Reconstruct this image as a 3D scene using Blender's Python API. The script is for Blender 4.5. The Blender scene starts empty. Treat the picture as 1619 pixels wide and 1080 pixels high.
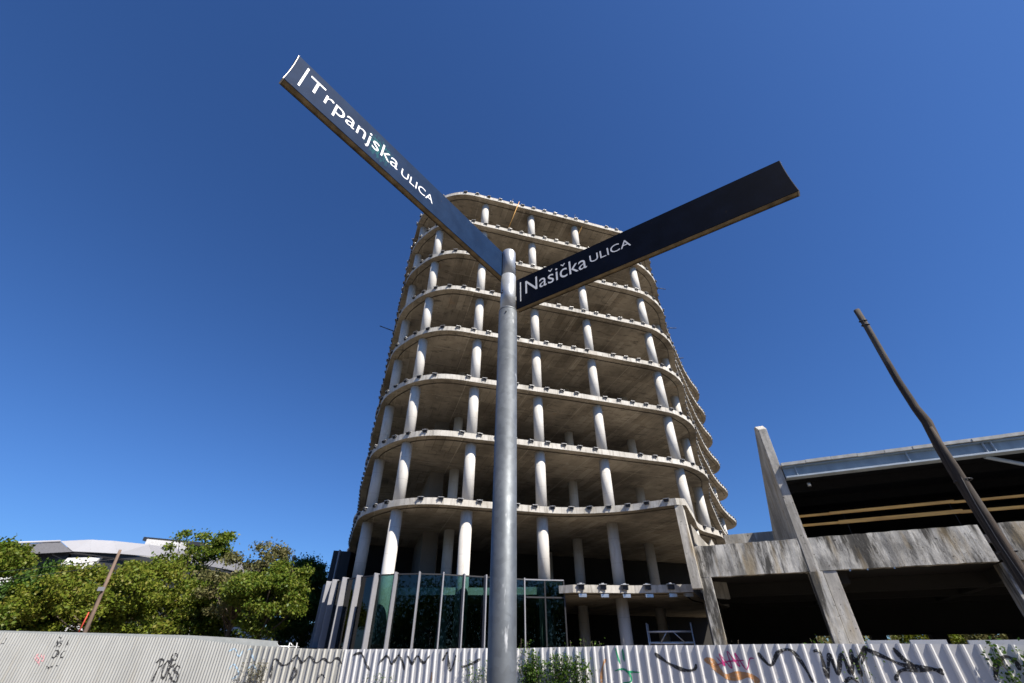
import bpy, math, random
import numpy as np
from mathutils import Vector, Matrix
random.seed(7); rng = np.random.default_rng(11)
S = bpy.context.scene
COL = S.collection
rad = math.radians

# ---------------------------------------------------------------- camera, sky, sun, exposure
HC = 1.6                                       # eye height above the ground
pitch, roll = 0.6334, 0.0026
f_ = Vector((0, math.cos(pitch), math.sin(pitch))); u_ = Vector((0, -math.sin(pitch), math.cos(pitch))); r_ = Vector((1, 0, 0))
r2 = r_*math.cos(roll) + u_*math.sin(roll); u2 = u_*math.cos(roll) - r_*math.sin(roll)
cam = bpy.data.cameras.new('camera'); co = bpy.data.objects.new('camera', cam); COL.objects.link(co); S.camera = co
co.matrix_world = Matrix(((r2.x, u2.x, -f_.x, 0), (r2.y, u2.y, -f_.y, 0), (r2.z, u2.z, -f_.z, HC), (0, 0, 0, 1)))
cam.sensor_width = 36; cam.lens = 680.07/1619*36; cam.clip_start = .05; cam.clip_end = 3000
cam.dof.use_dof = True; cam.dof.focus_distance = 1.9; cam.dof.aperture_fstop = 5.6

SUN_EL, SUN_AZ = 48.0, 132.0                   # azimuth clockwise from +Y
w = bpy.data.worlds.new("World"); S.world = w; w.use_nodes = True
wn = w.node_tree.nodes; wl = w.node_tree.links
sky = wn.new('ShaderNodeTexSky'); sky.sky_type = 'NISHITA'; sky.sun_disc = False
sky.sun_elevation = rad(SUN_EL); sky.sun_rotation = rad(SUN_AZ); sky.altitude = 120; sky.air_density = 1.0; sky.dust_density = 0.7; sky.ozone_density = 3.2
tint = wn.new('ShaderNodeMix'); tint.data_type = 'RGBA'; tint.blend_type = 'MULTIPLY'; tint.inputs[0].default_value = 1
tint.inputs[7].default_value = (.52, .87, 1.40, 1)          # camera white balance: a deep, saturated blue all over the sky
wl.new(sky.outputs[0], tint.inputs[6]); wl.new(tint.outputs[2], wn['Background'].inputs[0]); wn['Background'].inputs[1].default_value = 0.056
sl = bpy.data.lights.new('sun', 'SUN'); sl.energy = 5.0; sl.angle = rad(.53); sl.color = (1, .93, .83)
so = bpy.data.objects.new('sun', sl); COL.objects.link(so)
sd = Vector((math.sin(rad(SUN_AZ))*math.cos(rad(SUN_EL)), math.cos(rad(SUN_AZ))*math.cos(rad(SUN_EL)), math.sin(rad(SUN_EL))))
so.rotation_euler = sd.to_track_quat('Z', 'Y').to_euler()
S.view_settings.view_transform = 'Standard'; S.view_settings.look = 'None'; S.view_settings.gamma = 1
S.view_settings.use_curve_mapping = False; S.view_settings.exposure = 0.75
S.render.engine = 'CYCLES'

# ---------------------------------------------------------------- helpers
def tag(o, label=None, cat=None, group=None, kind=None):
    for k, v in (('label', label), ('category', cat), ('group', group), ('kind', kind)):
        if v: o[k] = v
    return o
def empty(name, loc=(0, 0, 0), rz=0, **k):
    o = bpy.data.objects.new(name, None); COL.objects.link(o); o.location = loc; o.rotation_euler = (0, 0, rz)
    return tag(o, **k)
def link(name, me, parent=None, **k):
    o = bpy.data.objects.new(name, me); COL.objects.link(o)
    if parent is not None: o.parent = parent
    return tag(o, **k)
class MB:
    def __init__(s): s.v = []; s.f = []; s.m = []; s.sm = []
    def add(s, vs, fs, m=0, smooth=False):
        n = len(s.v); s.v += [tuple(p) for p in vs]; s.f += [tuple(i+n for i in q) for q in fs]; s.m += [m]*len(fs); s.sm += [smooth]*len(fs); return s
    def hexa(s, P, m=0):                       # 8 points: bottom ring then top ring
        return s.add(P, [(3, 2, 1, 0), (4, 5, 6, 7), (0, 1, 5, 4), (1, 2, 6, 5), (2, 3, 7, 6), (3, 0, 4, 7)], m)
    def box(s, x0, x1, y0, y1, z0, z1, m=0):
        return s.hexa([(x0, y0, z0), (x1, y0, z0), (x1, y1, z0), (x0, y1, z0), (x0, y0, z1), (x1, y0, z1), (x1, y1, z1), (x0, y1, z1)], m)
    def fbox(s, F, u0, u1, v0, v1, z0, z1, m=0):   # box in a local frame F(u, v) -> (x, y)
        q = [F(u0, v0), F(u1, v0), F(u1, v1), F(u0, v1)]
        return s.hexa([(a, b, z0) for a, b in q]+[(a, b, z1) for a, b in q], m)
    def prism(s, poly, z0, z1, m=0):           # vertical prism, poly counter-clockwise
        n = len(poly)
        return s.add([(a, b, z0) for a, b in poly]+[(a, b, z1) for a, b in poly],
                     [tuple(range(n-1, -1, -1)), tuple(range(n, 2*n))]+[(i, (i+1) % n, n+(i+1) % n, n+i) for i in range(n)], m)
    def tube(s, pts, r, n=8, m=0, smooth=True, cap=True):
        pts = [Vector(p) for p in pts]; rs = r if isinstance(r, (list, tuple)) else [r]*len(pts); base = len(s.v); V = []
        for i, p in enumerate(pts):
            d = (pts[min(i+1, len(pts)-1)]-pts[max(i-1, 0)]).normalized()
            a = d.cross(Vector((0, 0, 1)) if abs(d.z) < .95 else Vector((0, 1, 0))).normalized(); b = d.cross(a)
            for k in range(n): t = 2*math.pi*k/n; V.append(p+(a*math.cos(t)+b*math.sin(t))*rs[i])
        F = [(i*n+k, i*n+(k+1) % n, (i+1)*n+(k+1) % n, (i+1)*n+k) for i in range(len(pts)-1) for k in range(n)]
        s.add(V, F, m, smooth)
        if cap: s.f += [tuple(base+k for k in range(n-1, -1, -1)), tuple(base+(len(pts)-1)*n+k for k in range(n))]; s.m += [m, m]; s.sm += [False, False]
        return s
    def mesh(s, name, mats):
        me = bpy.data.meshes.new(name); me.from_pydata(s.v, [], s.f)
        for q in (mats if isinstance(mats, (list, tuple)) else [mats]): me.materials.append(q)
        me.polygons.foreach_set('material_index', s.m); me.polygons.foreach_set('use_smooth', s.sm); me.update(); return me
    def build(s, name, mats, parent=None, bevel=0, **k):
        o = link(name, s.mesh(name, mats), parent, **k)
        if bevel:
            b = o.modifiers.new('bevel', 'BEVEL'); b.width = bevel; b.segments = 2; b.limit_method = 'ANGLE'; b.angle_limit = rad(40)
        return o

# ---------------------------------------------------------------- materials
class N:
    def __init__(s, name):
        s.mat = bpy.data.materials.new(name); s.mat.use_nodes = True; s.t = s.mat.node_tree; s.p = s.t.nodes['Principled BSDF']
        s.pos = s.t.nodes.new('ShaderNodeNewGeometry').outputs['Position']
    def new(s, ty, **k):
        n = s.t.nodes.new(ty)
        for a, b in k.items():
            if a in n.inputs: n.inputs[a].default_value = b
            else: setattr(n, a, b)
        return n
    def L(s, a, b): s.t.links.new(a, b)
    def vec(s, scale=(1, 1, 1), rot=0, src=None):
        m = s.new('ShaderNodeMapping'); s.L(src or s.pos, m.inputs['Vector'])
        m.vector_type = 'POINT'; m.inputs['Scale'].default_value = scale
        if rot:
            m0 = s.new('ShaderNodeMapping'); m0.inputs['Rotation'].default_value = (0, 0, rot); s.L(src or s.pos, m0.inputs['Vector']); s.L(m0.outputs[0], m.inputs['Vector'])
        return m.outputs[0]
    def noise(s, sc, scale=(1, 1, 1), detail=4, rough=.55, rot=0, src=None):
        n = s.new('ShaderNodeTexNoise'); n.inputs['Scale'].default_value = sc; n.inputs['Detail'].default_value = detail; n.inputs['Roughness'].default_value = rough
        s.L(s.vec(scale, rot, src), n.inputs['Vector']); return n.outputs['Fac']
    def ramp(s, fac, lo, hi, a=0., b=1.):
        m = s.new('ShaderNodeMapRange'); m.inputs['From Min'].default_value = lo; m.inputs['From Max'].default_value = hi
        m.inputs['To Min'].default_value = a; m.inputs['To Max'].default_value = b; s.L(fac, m.inputs['Value']); return m.outputs[0]
    def mix(s, fac, a, b, blend='MIX'):
        m = s.new('ShaderNodeMix'); m.data_type = 'RGBA'; m.blend_type = blend
        for v, i in ((fac, 0), (a, 6), (b, 7)):
            if hasattr(v, 'is_output'): s.L(v, m.inputs[i])
            else: m.inputs[i].default_value = v if i == 0 else tuple(v)+(1,) if len(v) == 3 else v
        return m.outputs[2]
    def math(s, op, a, b=0.):
        m = s.new('ShaderNodeMath'); m.operation = op
        for v, i in ((a, 0), (b, 1)):
            if hasattr(v, 'is_output'): s.L(v, m.inputs[i])
            else: m.inputs[i].default_value = v
        return m.outputs[0]
    def bump(s, h, strength=.3, dist=.01):
        b = s.new('ShaderNodeBump'); b.inputs['Strength'].default_value = strength; b.inputs['Distance'].default_value = dist
        s.L(h, b.inputs['Height']); s.L(b.outputs[0], s.p.inputs['Normal'])
    def base(s, c):
        if hasattr(c, 'is_output'): s.L(c, s.p.inputs['Base Color'])
        else: s.p.inputs['Base Color'].default_value = tuple(c)+(1,)
    def set(s, rough=.6, metal=0., spec=None):
        s.p.inputs['Roughness'].default_value = rough; s.p.inputs['Metallic'].default_value = metal
        if spec is not None: s.p.inputs['Specular IOR Level'].default_value = spec
        return s.mat
def plain(name, c, rough=.6, metal=0., var=.12, sc=6., stretch=(1, 1, 1)):
    n = N(name); f = n.noise(sc, stretch)
    n.base(n.mix(n.ramp(f, .3, .7), [x*(1-var) for x in c], [min(1, x*(1+var)) for x in c])); n.bump(n.noise(sc*8), .15, .004)
    return n.set(rough, metal)

def mat_slab_edge():
    n = N('slab_edge_concrete')
    c = n.mix(n.ramp(n.noise(1.3), .3, .7), (.42, .395, .345), (.63, .60, .54))
    st = n.ramp(n.noise(6, (1, 1, .10), 6, .75), .50, .66)
    c = n.mix(n.math('MULTIPLY', st, .7), c, (.15, .13, .10))
    c = n.mix(n.ramp(n.noise(.55), .58, .72, 0, .5), c, (.27, .23, .17))
    n.base(c); n.bump(n.noise(22, detail=6), .4, .01); return n.set(.85)
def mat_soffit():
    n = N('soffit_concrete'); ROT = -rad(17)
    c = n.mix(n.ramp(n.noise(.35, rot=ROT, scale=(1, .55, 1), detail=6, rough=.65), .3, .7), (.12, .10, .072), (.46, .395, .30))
    b = n.new('ShaderNodeTexBrick'); b.inputs['Scale'].default_value = 1; b.inputs['Mortar Size'].default_value = .022; b.inputs['Brick Width'].default_value = 3.9; b.inputs['Row Height'].default_value = 2.0
    b.inputs['Color1'].default_value = (0, 0, 0, 1); b.inputs['Color2'].default_value = (0, 0, 0, 1); b.inputs['Mortar'].default_value = (1, 1, 1, 1); b.offset = 0
    n.L(n.vec(rot=ROT), b.inputs['Vector']); c = n.mix(n.math('MULTIPLY', b.outputs['Fac'], .6), c, (.55, .49, .39))
    b2 = n.new('ShaderNodeTexBrick'); b2.inputs['Scale'].default_value = 1; b2.inputs['Mortar Size'].default_value = .012; b2.inputs['Brick Width'].default_value = .5; b2.inputs['Row Height'].default_value = 2.0; b2.offset = .3
    for q, v in (('Color1', .3), ('Color2', .7), ('Mortar', 0)): b2.inputs[q].default_value = (v, v, v, 1)
    n.L(n.vec(rot=ROT), b2.inputs['Vector'])
    pan = n.mix(n.ramp(n.noise(.25), .46, .56), (.5, .5, .5), b2.outputs['Color'])
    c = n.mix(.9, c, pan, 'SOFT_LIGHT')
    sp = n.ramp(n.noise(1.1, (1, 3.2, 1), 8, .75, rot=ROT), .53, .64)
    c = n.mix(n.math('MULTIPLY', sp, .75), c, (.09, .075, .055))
    w_ = n.ramp(n.noise(1.5, (2.5, .6, 1), 5, .7, rot=ROT), .62, .7)
    c = n.mix(n.math('MULTIPLY', w_, .4), c, (.6, .55, .47))
    rs = n.ramp(n.noise(.7, (1, 1.5, 1), 5, .7, rot=ROT+1), .62, .72); c = n.mix(n.math('MULTIPLY', rs, .5), c, (.33, .19, .09))
    n.base(c); n.bump(n.noise(6, (1, 4, 1), 6, rot=ROT), .5, .02); return n.set(.9)
def mat_column():
    n = N('column_concrete')
    c = n.mix(n.ramp(n.noise(.8, (1, 1, .4), 4), .3, .7), (.50, .48, .44), (.62, .60, .56))
    c = n.mix(n.ramp(n.noise(6, (1, 1, .15), 6, .7), .52, .70, 0, .45), c, (.33, .29, .235))
    c = n.mix(n.ramp(n.noise(2.2, (1, 1, .5), 5, .6), .60, .70, 0, .35), c, (.40, .33, .25))
    sx = n.new('ShaderNodeSeparateXYZ'); n.L(n.pos, sx.inputs[0]); fr_ = n.math('FRACT', n.math('DIVIDE', n.math('SUBTRACT', sx.outputs[2], .78), 1.2))
    c = n.mix(n.math('MULTIPLY', n.math('LESS_THAN', fr_, .018), .35), c, (.25, .22, .18))      # formwork joints
    n.base(c); n.bump(n.noise(14, detail=6), .25, .008); return n.set(.8)
def mat_weathered(name='weathered_concrete', a=(.24, .23, .205), b=(.64, .615, .55), dark=(.05, .046, .038), amt=.95):
    n = N(name)
    c = n.mix(n.ramp(n.noise(1.2, (1, 1, .45), 6, .65), .40, .60), a, b)
    c = n.mix(n.math('MULTIPLY', n.ramp(n.noise(1.5, (1, 1, .16), 8, .72), .47, .56), amt), c, dark)
    c = n.mix(n.math('MULTIPLY', n.ramp(n.noise(2.0, (1, 1, .10), 5), .58, .63), .65), c, (.66, .64, .58))
    c = n.mix(n.math('MULTIPLY', n.ramp(n.noise(7, (1, 1, .07), 6), .58, .70), .45), c, dark)
    c = n.mix(n.math('MULTIPLY', n.ramp(n.noise(1.6, (1, 1, .2), 5), .57, .68), .55), c, (.34, .25, .12))
    c = n.mix(n.math('MULTIPLY', n.ramp(n.noise(9, detail=3), .66, .70), .85), c, (.05, .045, .04))
    n.base(c); n.bump(n.noise(12, (1, 1, .4), 8, .7), .6, .03); return n.set(.9)
M = {}
M['edge'] = mat_slab_edge(); M['soffit'] = mat_soffit(); M['column'] = mat_column(); M['weathered'] = mat_weathered()
M['weathered_pale'] = mat_weathered('weathered_pale_concrete', (.36, .34, .30), (.56, .53, .47), (.17, .155, .13), .5)
M['groove'] = plain('groove_concrete', (.10, .085, .065), .95)
M['slab_top'] = plain('slab_top_concrete', (.22, .20, .175), .9)
M['core'] = plain('core_wall_concrete', (.15, .135, .115), .9, sc=1)
M['bracket'] = plain('bracket_zinc', (.55, .55, .54), .5, .5)
M['dark_steel'] = plain('dark_steel', (.035, .035, .038), .55, .3)
M['light_plate'] = plain('galvanised_plate', (.62, .66, .70), .3, .8)
M['ground'] = plain('dry_earth', (.165, .138, .105), .95, sc=.4, var=.25)
M['asphalt'] = plain('worn_asphalt', (.16, .155, .15), .9, sc=2)
M['alu'] = plain('fin_aluminium', (.29, .29, .31), .5, .2, var=.06)
M['clad_dark'] = plain('dark_cladding', (.007, .009, .014), .5)
M['steel_blue'] = plain('painted_steel', (.22, .275, .32), .5, .1, var=.2, sc=2, stretch=(1, 1, .4))
M['flange'] = plain('pale_flange_paint', (.42, .48, .53), .5, .1, var=.15, sc=2)  # light thrown up from the ground is put into this paler colour
M['roof_sheet'] = plain('roof_sheet_edge', (.40, .40, .38), .7, var=.3, sc=3)
M['black_int'] = plain('dark_interior_concrete', (.028, .026, .024), .95, sc=1)  # shade of the unlit interiors is put into this near-black colour
M['deck'] = plain('roof_deck_underside', (.012, .012, .014), .9)  # shade under the hall roof is put into this near-black colour
M['timber'] = plain('raw_timber', (.85, .43, .11), .7, var=.3, sc=3, stretch=(.3, .3, 3))
M['scaffold'] = plain('scaffold_tube', (.62, .63, .64), .4, .6)
M['white_paint'] = plain('white_render', (.5, .5, .5), .7)
M['roof_grey'] = plain('arena_roof_panel', (.40, .40, .43), .5, .1, var=.05, sc=.4)
M['roof_under'] = plain('arena_soffit', (.12, .12, .135), .7)
M['brick'] = plain('red_brick', (.38, .16, .10), .9)
def mat_glass():
    n = N('green_glazing'); n.t.nodes.remove(n.p)
    tr = n.new('ShaderNodeBsdfTransparent'); tr.inputs[0].default_value = (.30, .46, .44, 1)
    gl = n.new('ShaderNodeBsdfGlossy'); gl.inputs['Roughness'].default_value = .02
    fr = n.new('ShaderNodeFresnel'); fr.inputs['IOR'].default_value = 1.6
    mx = n.new('ShaderNodeMixShader'); n.L(fr.outputs[0], mx.inputs[0]); n.L(tr.outputs[0], mx.inputs[1]); n.L(gl.outputs[0], mx.inputs[2])
    n.L(mx.outputs[0], n.t.nodes['Material Output'].inputs[0]); return n.mat
M['glass'] = mat_glass()
def mat_galv():
    n = N('galvanised_pole')
    v = n.new('ShaderNodeTexVoronoi'); v.inputs['Scale'].default_value = 55; n.L(n.vec(), v.inputs['Vector'])
    c = n.mix(n.ramp(n.noise(7, (1, 1, .5), 5), .3, .7), (.10, .112, .124), (.165, .18, .195))
    bw = n.new('ShaderNodeRGBToBW'); n.L(v.outputs['Color'], bw.inputs[0]); c = n.mix(.16, c, bw.outputs[0], 'SOFT_LIGHT')
    c = n.mix(n.ramp(n.noise(30, (1, 1, .3), 4), .66, .75, 0, .5), c, (.8, .81, .82))
    n.base(c); n.bump(n.noise(60, detail=5), .15, .0015)
    n.L(n.ramp(n.noise(16, detail=4), .3, .7, .50, .66), n.p.inputs['Roughness']); n.p.inputs['Metallic'].default_value = .55; return n.mat
M['galv'] = mat_galv()
M['sleeve'] = plain('bright_zinc_sleeve', (.44, .46, .48), .42, .5, var=.12, sc=22)
def mat_navy(name, lit_worn):
    n = N(name)
    c = n.mix(n.ramp(n.noise(14, detail=4), .35, .7), (.005, .019, .055) if lit_worn else (.0025, .0045, .011), (.009, .028, .075) if lit_worn else (.004, .007, .017))  # sun on one plate and shade on the other are put into these blues
    c = n.mix(n.ramp(n.noise(300, detail=2), .66, .72, 0, .35), c, (.08, .10, .13) if lit_worn else (.03, .035, .05))
    c = n.mix(n.ramp(n.noise(46, detail=3), .70, .76, 0, .5), c, (.08, .06, .045) if lit_worn else (.03, .025, .02))
    if lit_worn:   # a worn teal patch in the film around the middle of the plate
        d = n.new('ShaderNodeVectorMath'); d.operation = 'DISTANCE'; n.L(n.pos, d.inputs[0]); d.inputs[1].default_value = (-.545, .96, HC+1.69)
        k = n.math('MULTIPLY', n.ramp(d.outputs['Value'], .03, .085, 1, 0), n.ramp(n.noise(120, (1, 1, .5)), .45, .6)); c = n.mix(k, c, (.012, .11, .12))
    n.base(c); n.bump(n.noise(9), .06, .004)
    return n.set(.6, 0, .04)
M['navy_worn'] = mat_navy('navy_sign_film_worn', True); M['navy'] = mat_navy('navy_sign_film', False)
M['letter'] = plain('white_lettering_film', (.80, .81, .82), .45, var=.03)
M['sign_under'] = plain('weathered_brass_edge', (.15, .105, .05), .5, .5, var=.5, sc=25)  # aluminium underside; the ground's brown reflection is put into its colour
M['sign_edge'] = plain('bare_aluminium_edge', (.30, .275, .24), .4, .6, var=.1, sc=30)
def mat_wood():
    n = N('weathered_pole_wood')
    c = n.mix(n.ramp(n.noise(9, (1, 1, .08), 6, .7), .35, .65), (.013, .010, .008), (.060, .042, .029))
    c = n.mix(n.ramp(n.noise(1.6, (1, 1, .5)), .55, .7, 0, .7), c, (.10, .088, .076))
    n.base(c); n.bump(n.noise(16, (1, 1, .06), 7, .7), .8, .02); return n.set(.85)
M['wood'] = mat_wood()
M['wood_red'] = plain('reddish_pole_wood', (.16, .11, .08), .85, var=.35, sc=5, stretch=(1, 1, .2))
M['red_paint'] = plain('red_cable', (.5, .06, .03), .6)
def mat_fence(name, a, b, dirt):
    n = N(name)
    c = n.mix(n.ramp(n.noise(1.4, (1, 1, .5), 4), .3, .7), a, b)
    c = n.mix(n.math('MULTIPLY', n.ramp(n.noise(4, (1, 1, .12), 6, .7), .55, .72), dirt), c, (.30, .27, .21))
    c = n.mix(n.ramp(n.noise(30, detail=2), .72, .76, 0, .7), c, (.14, .09, .06))
    n.base(c); n.bump(n.noise(3), .1, .02); return n.set(.42, .1)
M['fence_fine'] = mat_fence('cream_fence_sheet', (.34, .345, .33), (.42, .425, .405), .45)
M['fence_mid'] = mat_fence('beige_fence_sheet', (.40, .40, .365), (.50, .49, .45), .45)
M['fence'] = mat_fence('white_fence_sheet', (.56, .56, .56), (.66, .66, .66), .35)
for k, c in dict(black=(.018, .018, .02), orange=(.50, .25, .10), green=(.02, .28, .13), magenta=(.42, .02, .16), pink=(.6, .25, .28), blue=(.28, .42, .55)).items():
    n = N('spray_'+k); n.base(c); n.set(.6)
    M['spray_'+k] = n.mat
    if k != 'green':
        # worn paint lets the sheet show through in specks
        n.base(n.mix(n.ramp(n.noise(26, detail=4), .50 if k in ('pink', 'blue') else .56, .66 if k in ('pink', 'blue') else .70), c, (.5, .5, .47)))
def mat_leaf(name, cols, trans=.35):
    n = N(name); n.t.nodes.remove(n.p)
    g = n.t.nodes.new('ShaderNodeNewGeometry'); cr = n.new('ShaderNodeValToRGB'); el = cr.color_ramp.elements
    el[0].color = tuple(cols[0])+(1,); el[1].color = tuple(cols[-1])+(1,)
    for i, c in enumerate(cols[1:-1]): e = el.new((i+1)/(len(cols)-1)); e.color = tuple(c)+(1,)
    f = n.math('ADD', n.math('MULTIPLY', g.outputs['Random Per Island'], .6), n.math('MULTIPLY', n.noise(.55, detail=3), .5)); f = n.math('SUBTRACT', f, .05)
    n.L(f, cr.inputs[0])
    d = n.new('ShaderNodeBsdfDiffuse'); t = n.new('ShaderNodeBsdfTranslucent'); mx = n.new('ShaderNodeMixShader'); mx.inputs[0].default_value = trans
    n.L(cr.outputs[0], d.inputs[0]); n.L(cr.outputs[0], t.inputs[0]); n.L(d.outputs[0], mx.inputs[1]); n.L(t.outputs[0], mx.inputs[2])
    gl = n.new('ShaderNodeBsdfGlossy'); gl.inputs['Roughness'].default_value = .45; gl.inputs[0].default_value = (.9, .9, .9, 1); m2 = n.new('ShaderNodeMixShader'); m2.inputs[0].default_value = .012
    n.L(mx.outputs[0], m2.inputs[1]); n.L(gl.outputs[0], m2.inputs[2]); n.L(m2.outputs[0], n.t.nodes['Material Output'].inputs[0]); return n.mat
M['leaf_yellow'] = mat_leaf('yellow_green_leaves', [(.07, .11, .012), (.13, .18, .02), (.20, .22, .03), (.24, .17, .05)])
M['leaf_mid'] = mat_leaf('green_leaves', [(.045, .08, .010), (.09, .15, .016), (.17, .20, .028), (.19, .17, .04)])
M['leaf_dark'] = mat_leaf('dark_green_leaves', [(.03, .07, .014), (.055, .11, .02), (.10, .15, .03)], .2)
M['leaf_olive'] = mat_leaf('olive_leaves', [(.09, .10, .03), (.16, .16, .06), (.24, .19, .10)])
M['leaf_ivy'] = mat_leaf('ivy_leaves', [(.04, .09, .015), (.075, .14, .02), (.13, .19, .04)])
M['weed'] = mat_leaf('dry_weed', [(.10, .10, .06), (.17, .15, .10), (.10, .14, .05)])
M['bark'] = plain('bark', (.09, .07, .05), .95)

# ---------------------------------------------------------------- ground
MB().add([(-900, -300, 0), (900, -300, 0), (900, 1500, 0), (-900, 1500, 0)], [(0, 1, 2, 3)]).build('ground', M['ground'], kind='structure')
MB().box(-30, 30, -4.5, 5.5, -.05, .12).build('pavement', M['asphalt'], kind='structure')

# ---------------------------------------------------------------- tower
def smooth_poly(P, step=.3, closed=True, sharp=()):
    out = []; n = len(P)
    for i in range(n if closed else n-1):
        p0, p1, p2, p3 = [Vector(P[(i+k) % n] if closed else P[max(0, min(n-1, i+k))]) for k in (-1, 0, 1, 2)]
        if i in sharp: p0 = p1
        if (i+1) % n in sharp: p3 = p2
        m = max(1, int((p2-p1).length/step))
        if (p2-p1).length > 12: m = 3
        l0 = max((p1-p0).length, 1e-6); l1 = (p2-p1).length; l2 = max((p3-p2).length, 1e-6)
        d1 = ((p1-p0)/l0*l1+(p2-p1)/l1*l0)/(l0+l1)*l1 if p0 != p1 else p2-p1; d2 = ((p2-p1)/l1*l2+(p3-p2)/l2*l1)/(l1+l2)*l1 if p3 != p2 else p2-p1
        for k in range(m):
            t = k/m; out.append(tuple(p1*(2*t**3-3*t*t+1)+d1*(t**3-2*t*t+t)+p2*(3*t*t-2*t**3)+d2*(t**3-t*t)))
    return out
def inset(P, d):
    out = []; n = len(P)
    for i in range(n):
        a, b, c = Vector(P[i-1]), Vector(P[i]), Vector(P[(i+1) % n])
        t1 = (b-a).normalized(); t2 = (c-b).normalized(); n1 = Vector((-t1.y, t1.x)); n2 = Vector((-t2.y, t2.x)); m = (n1+n2)
        m = m.normalized() if m.length > 1e-6 else n1
        out.append(tuple(b+m*d/max(.55, m.dot(n1))))
    return out
LEFT = [(-19.2, 57.5), (-17.1, 50), (-13.35, 39), (-9.3, 27)]
FRONT = [(-8.85, 25.9), (-8.42, 24.8), (-7.87, 23.9), (-7.15, 23.14), (-6.24, 22.4), (-5.22, 21.92), (-4.17, 21.75), (-3.22, 21.87), (-2.2, 22.17), (-1, 22.5), (.39, 22.93)]
FR2 = [(3.0, 23.68), (5.5, 24.42), (8, 25.2), (10.1, 25.87)]
CORNER = [(10.9, 26.22), (11.6, 26.75), (12.5, 27.65), (13.2, 28.7)]
RIGHT = [(13.68, 29.9), (14.3, 31.6), (15.1, 33.5), (15.95, 35.3), (17.0, 37.4), (18.3, 40), (19.8, 42.9), (21.3, 45.6), (23.2, 49), (25.4, 52.4), (27.1, 54.8), (27.95, 56.6), (28.1, 58.2), (27.3, 59.8), (25, 61)]
BACK = [(5, 61), (-16, 60)]
OUT = LEFT+FRONT+FR2+CORNER+RIGHT+BACK
OUT2 = LEFT+FRONT+[(3.04, 23.45), (5, 23.2), (6.23, 22.8), (7.35, 22.15), (8.11, 21.75), (8.6, 21.85), (9.85, 24.35), (11.46, 27.3), (12.3, 28.0), (13.1, 28.75)]+RIGHT+BACK
OUT1 = [(-14.5, 46), (-8.5, 28), (-7.3, 25.1), (-5.6, 24.5), (-3.3, 24.35), (-1, 24.4), (1.6, 24.0), (2.9, 23.22), (5.85, 23.45), (8.45, 22.95), (9.9, 26), (13, 30), (15, 36), (14, 46)]
ZK = lambda k: HC+6.381+(k-2)*3.6
tower = empty('unfinished_tower', (0, 24, 0), label='tall unfinished concrete frame tower with rounded corners and bare floor slabs', cat='building')
inv = Matrix.Translation((0, -24, 0))
def tw(mb, name, mats, parent=None, **k):         # world-space geometry made a part of the tower
    o = mb.build(name, mats, parent or tower, **k); o.matrix_parent_inverse = inv if parent is None else Matrix(); return o
THK, RING = .32, .5
def slab(poly, z):
    mb = MB(); n = len(poly); i1 = inset(poly, RING-.05); i2 = inset(poly, RING)
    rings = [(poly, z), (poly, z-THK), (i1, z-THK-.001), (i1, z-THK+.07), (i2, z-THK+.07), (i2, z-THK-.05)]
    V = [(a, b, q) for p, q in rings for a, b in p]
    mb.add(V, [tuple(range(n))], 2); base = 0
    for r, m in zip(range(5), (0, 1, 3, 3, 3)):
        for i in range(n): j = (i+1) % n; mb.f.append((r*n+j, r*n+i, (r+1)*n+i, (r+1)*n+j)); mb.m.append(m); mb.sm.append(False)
    mb.f.append(tuple(5*n+i for i in range(n-1, -1, -1))); mb.m.append(1); mb.sm.append(False)
    return mb
bm_ = MB().box(-.15, .15, -.12, .22, .002, .018).box(-.11, .11, -.045, -.003, -.13, .0, 1).box(-.125, -.095, -.10, -.045, -.12, .001, 1).box(.095, .125, -.10, -.045, -.12, .001, 1).box(-.05, .05, -.02, .08, .018, .05, 0)  # dark block: steel, with the shadow of the plate above put into its colour
BRK = bm_.mesh('bracket', [M['bracket'], M['dark_steel']])
def walk(poly, step, off=0.):
    d = off; out = []
    for a, b in zip(poly[:-1], poly[1:]):
        a, b = Vector(a), Vector(b); L = (b-a).length
        while d <= L: out.append((tuple(a+(b-a)*d/L), math.atan2(b.y-a.y, b.x-a.x))); d += step
        d -= L
    return out
def bracket_row(path, z, slab_o, front_rng, step, off=0.):
    st = MB(); rr = random.Random(int(z*10))
    for (p, a) in walk(path, step, off):
        if rr.random() < .06: continue
        a += rr.uniform(-.16, .16)*(1 if rr.random() < .7 else 2)
        if front_rng(p):
            o = link('bracket', BRK, slab_o); o.location = (p[0], p[1], z+rr.uniform(0, .004)); o.rotation_euler = (0, 0, a)
        else:
            c, s = math.cos(a), math.sin(a); x, y = p
            def F(u, v): return (x+c*u-s*v, y+s*u+c*v)
            st.fbox(F, -.15, .15, -.12, .2, z+.002, z+.02, 0).fbox(F, -.11, .11, -.08, -.003, z-.13, z+.001, 1)
    if st.v: st.build('edge_bracket_row', [M['bracket'], M['dark_steel']], slab_o, kind='stuff')
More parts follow.
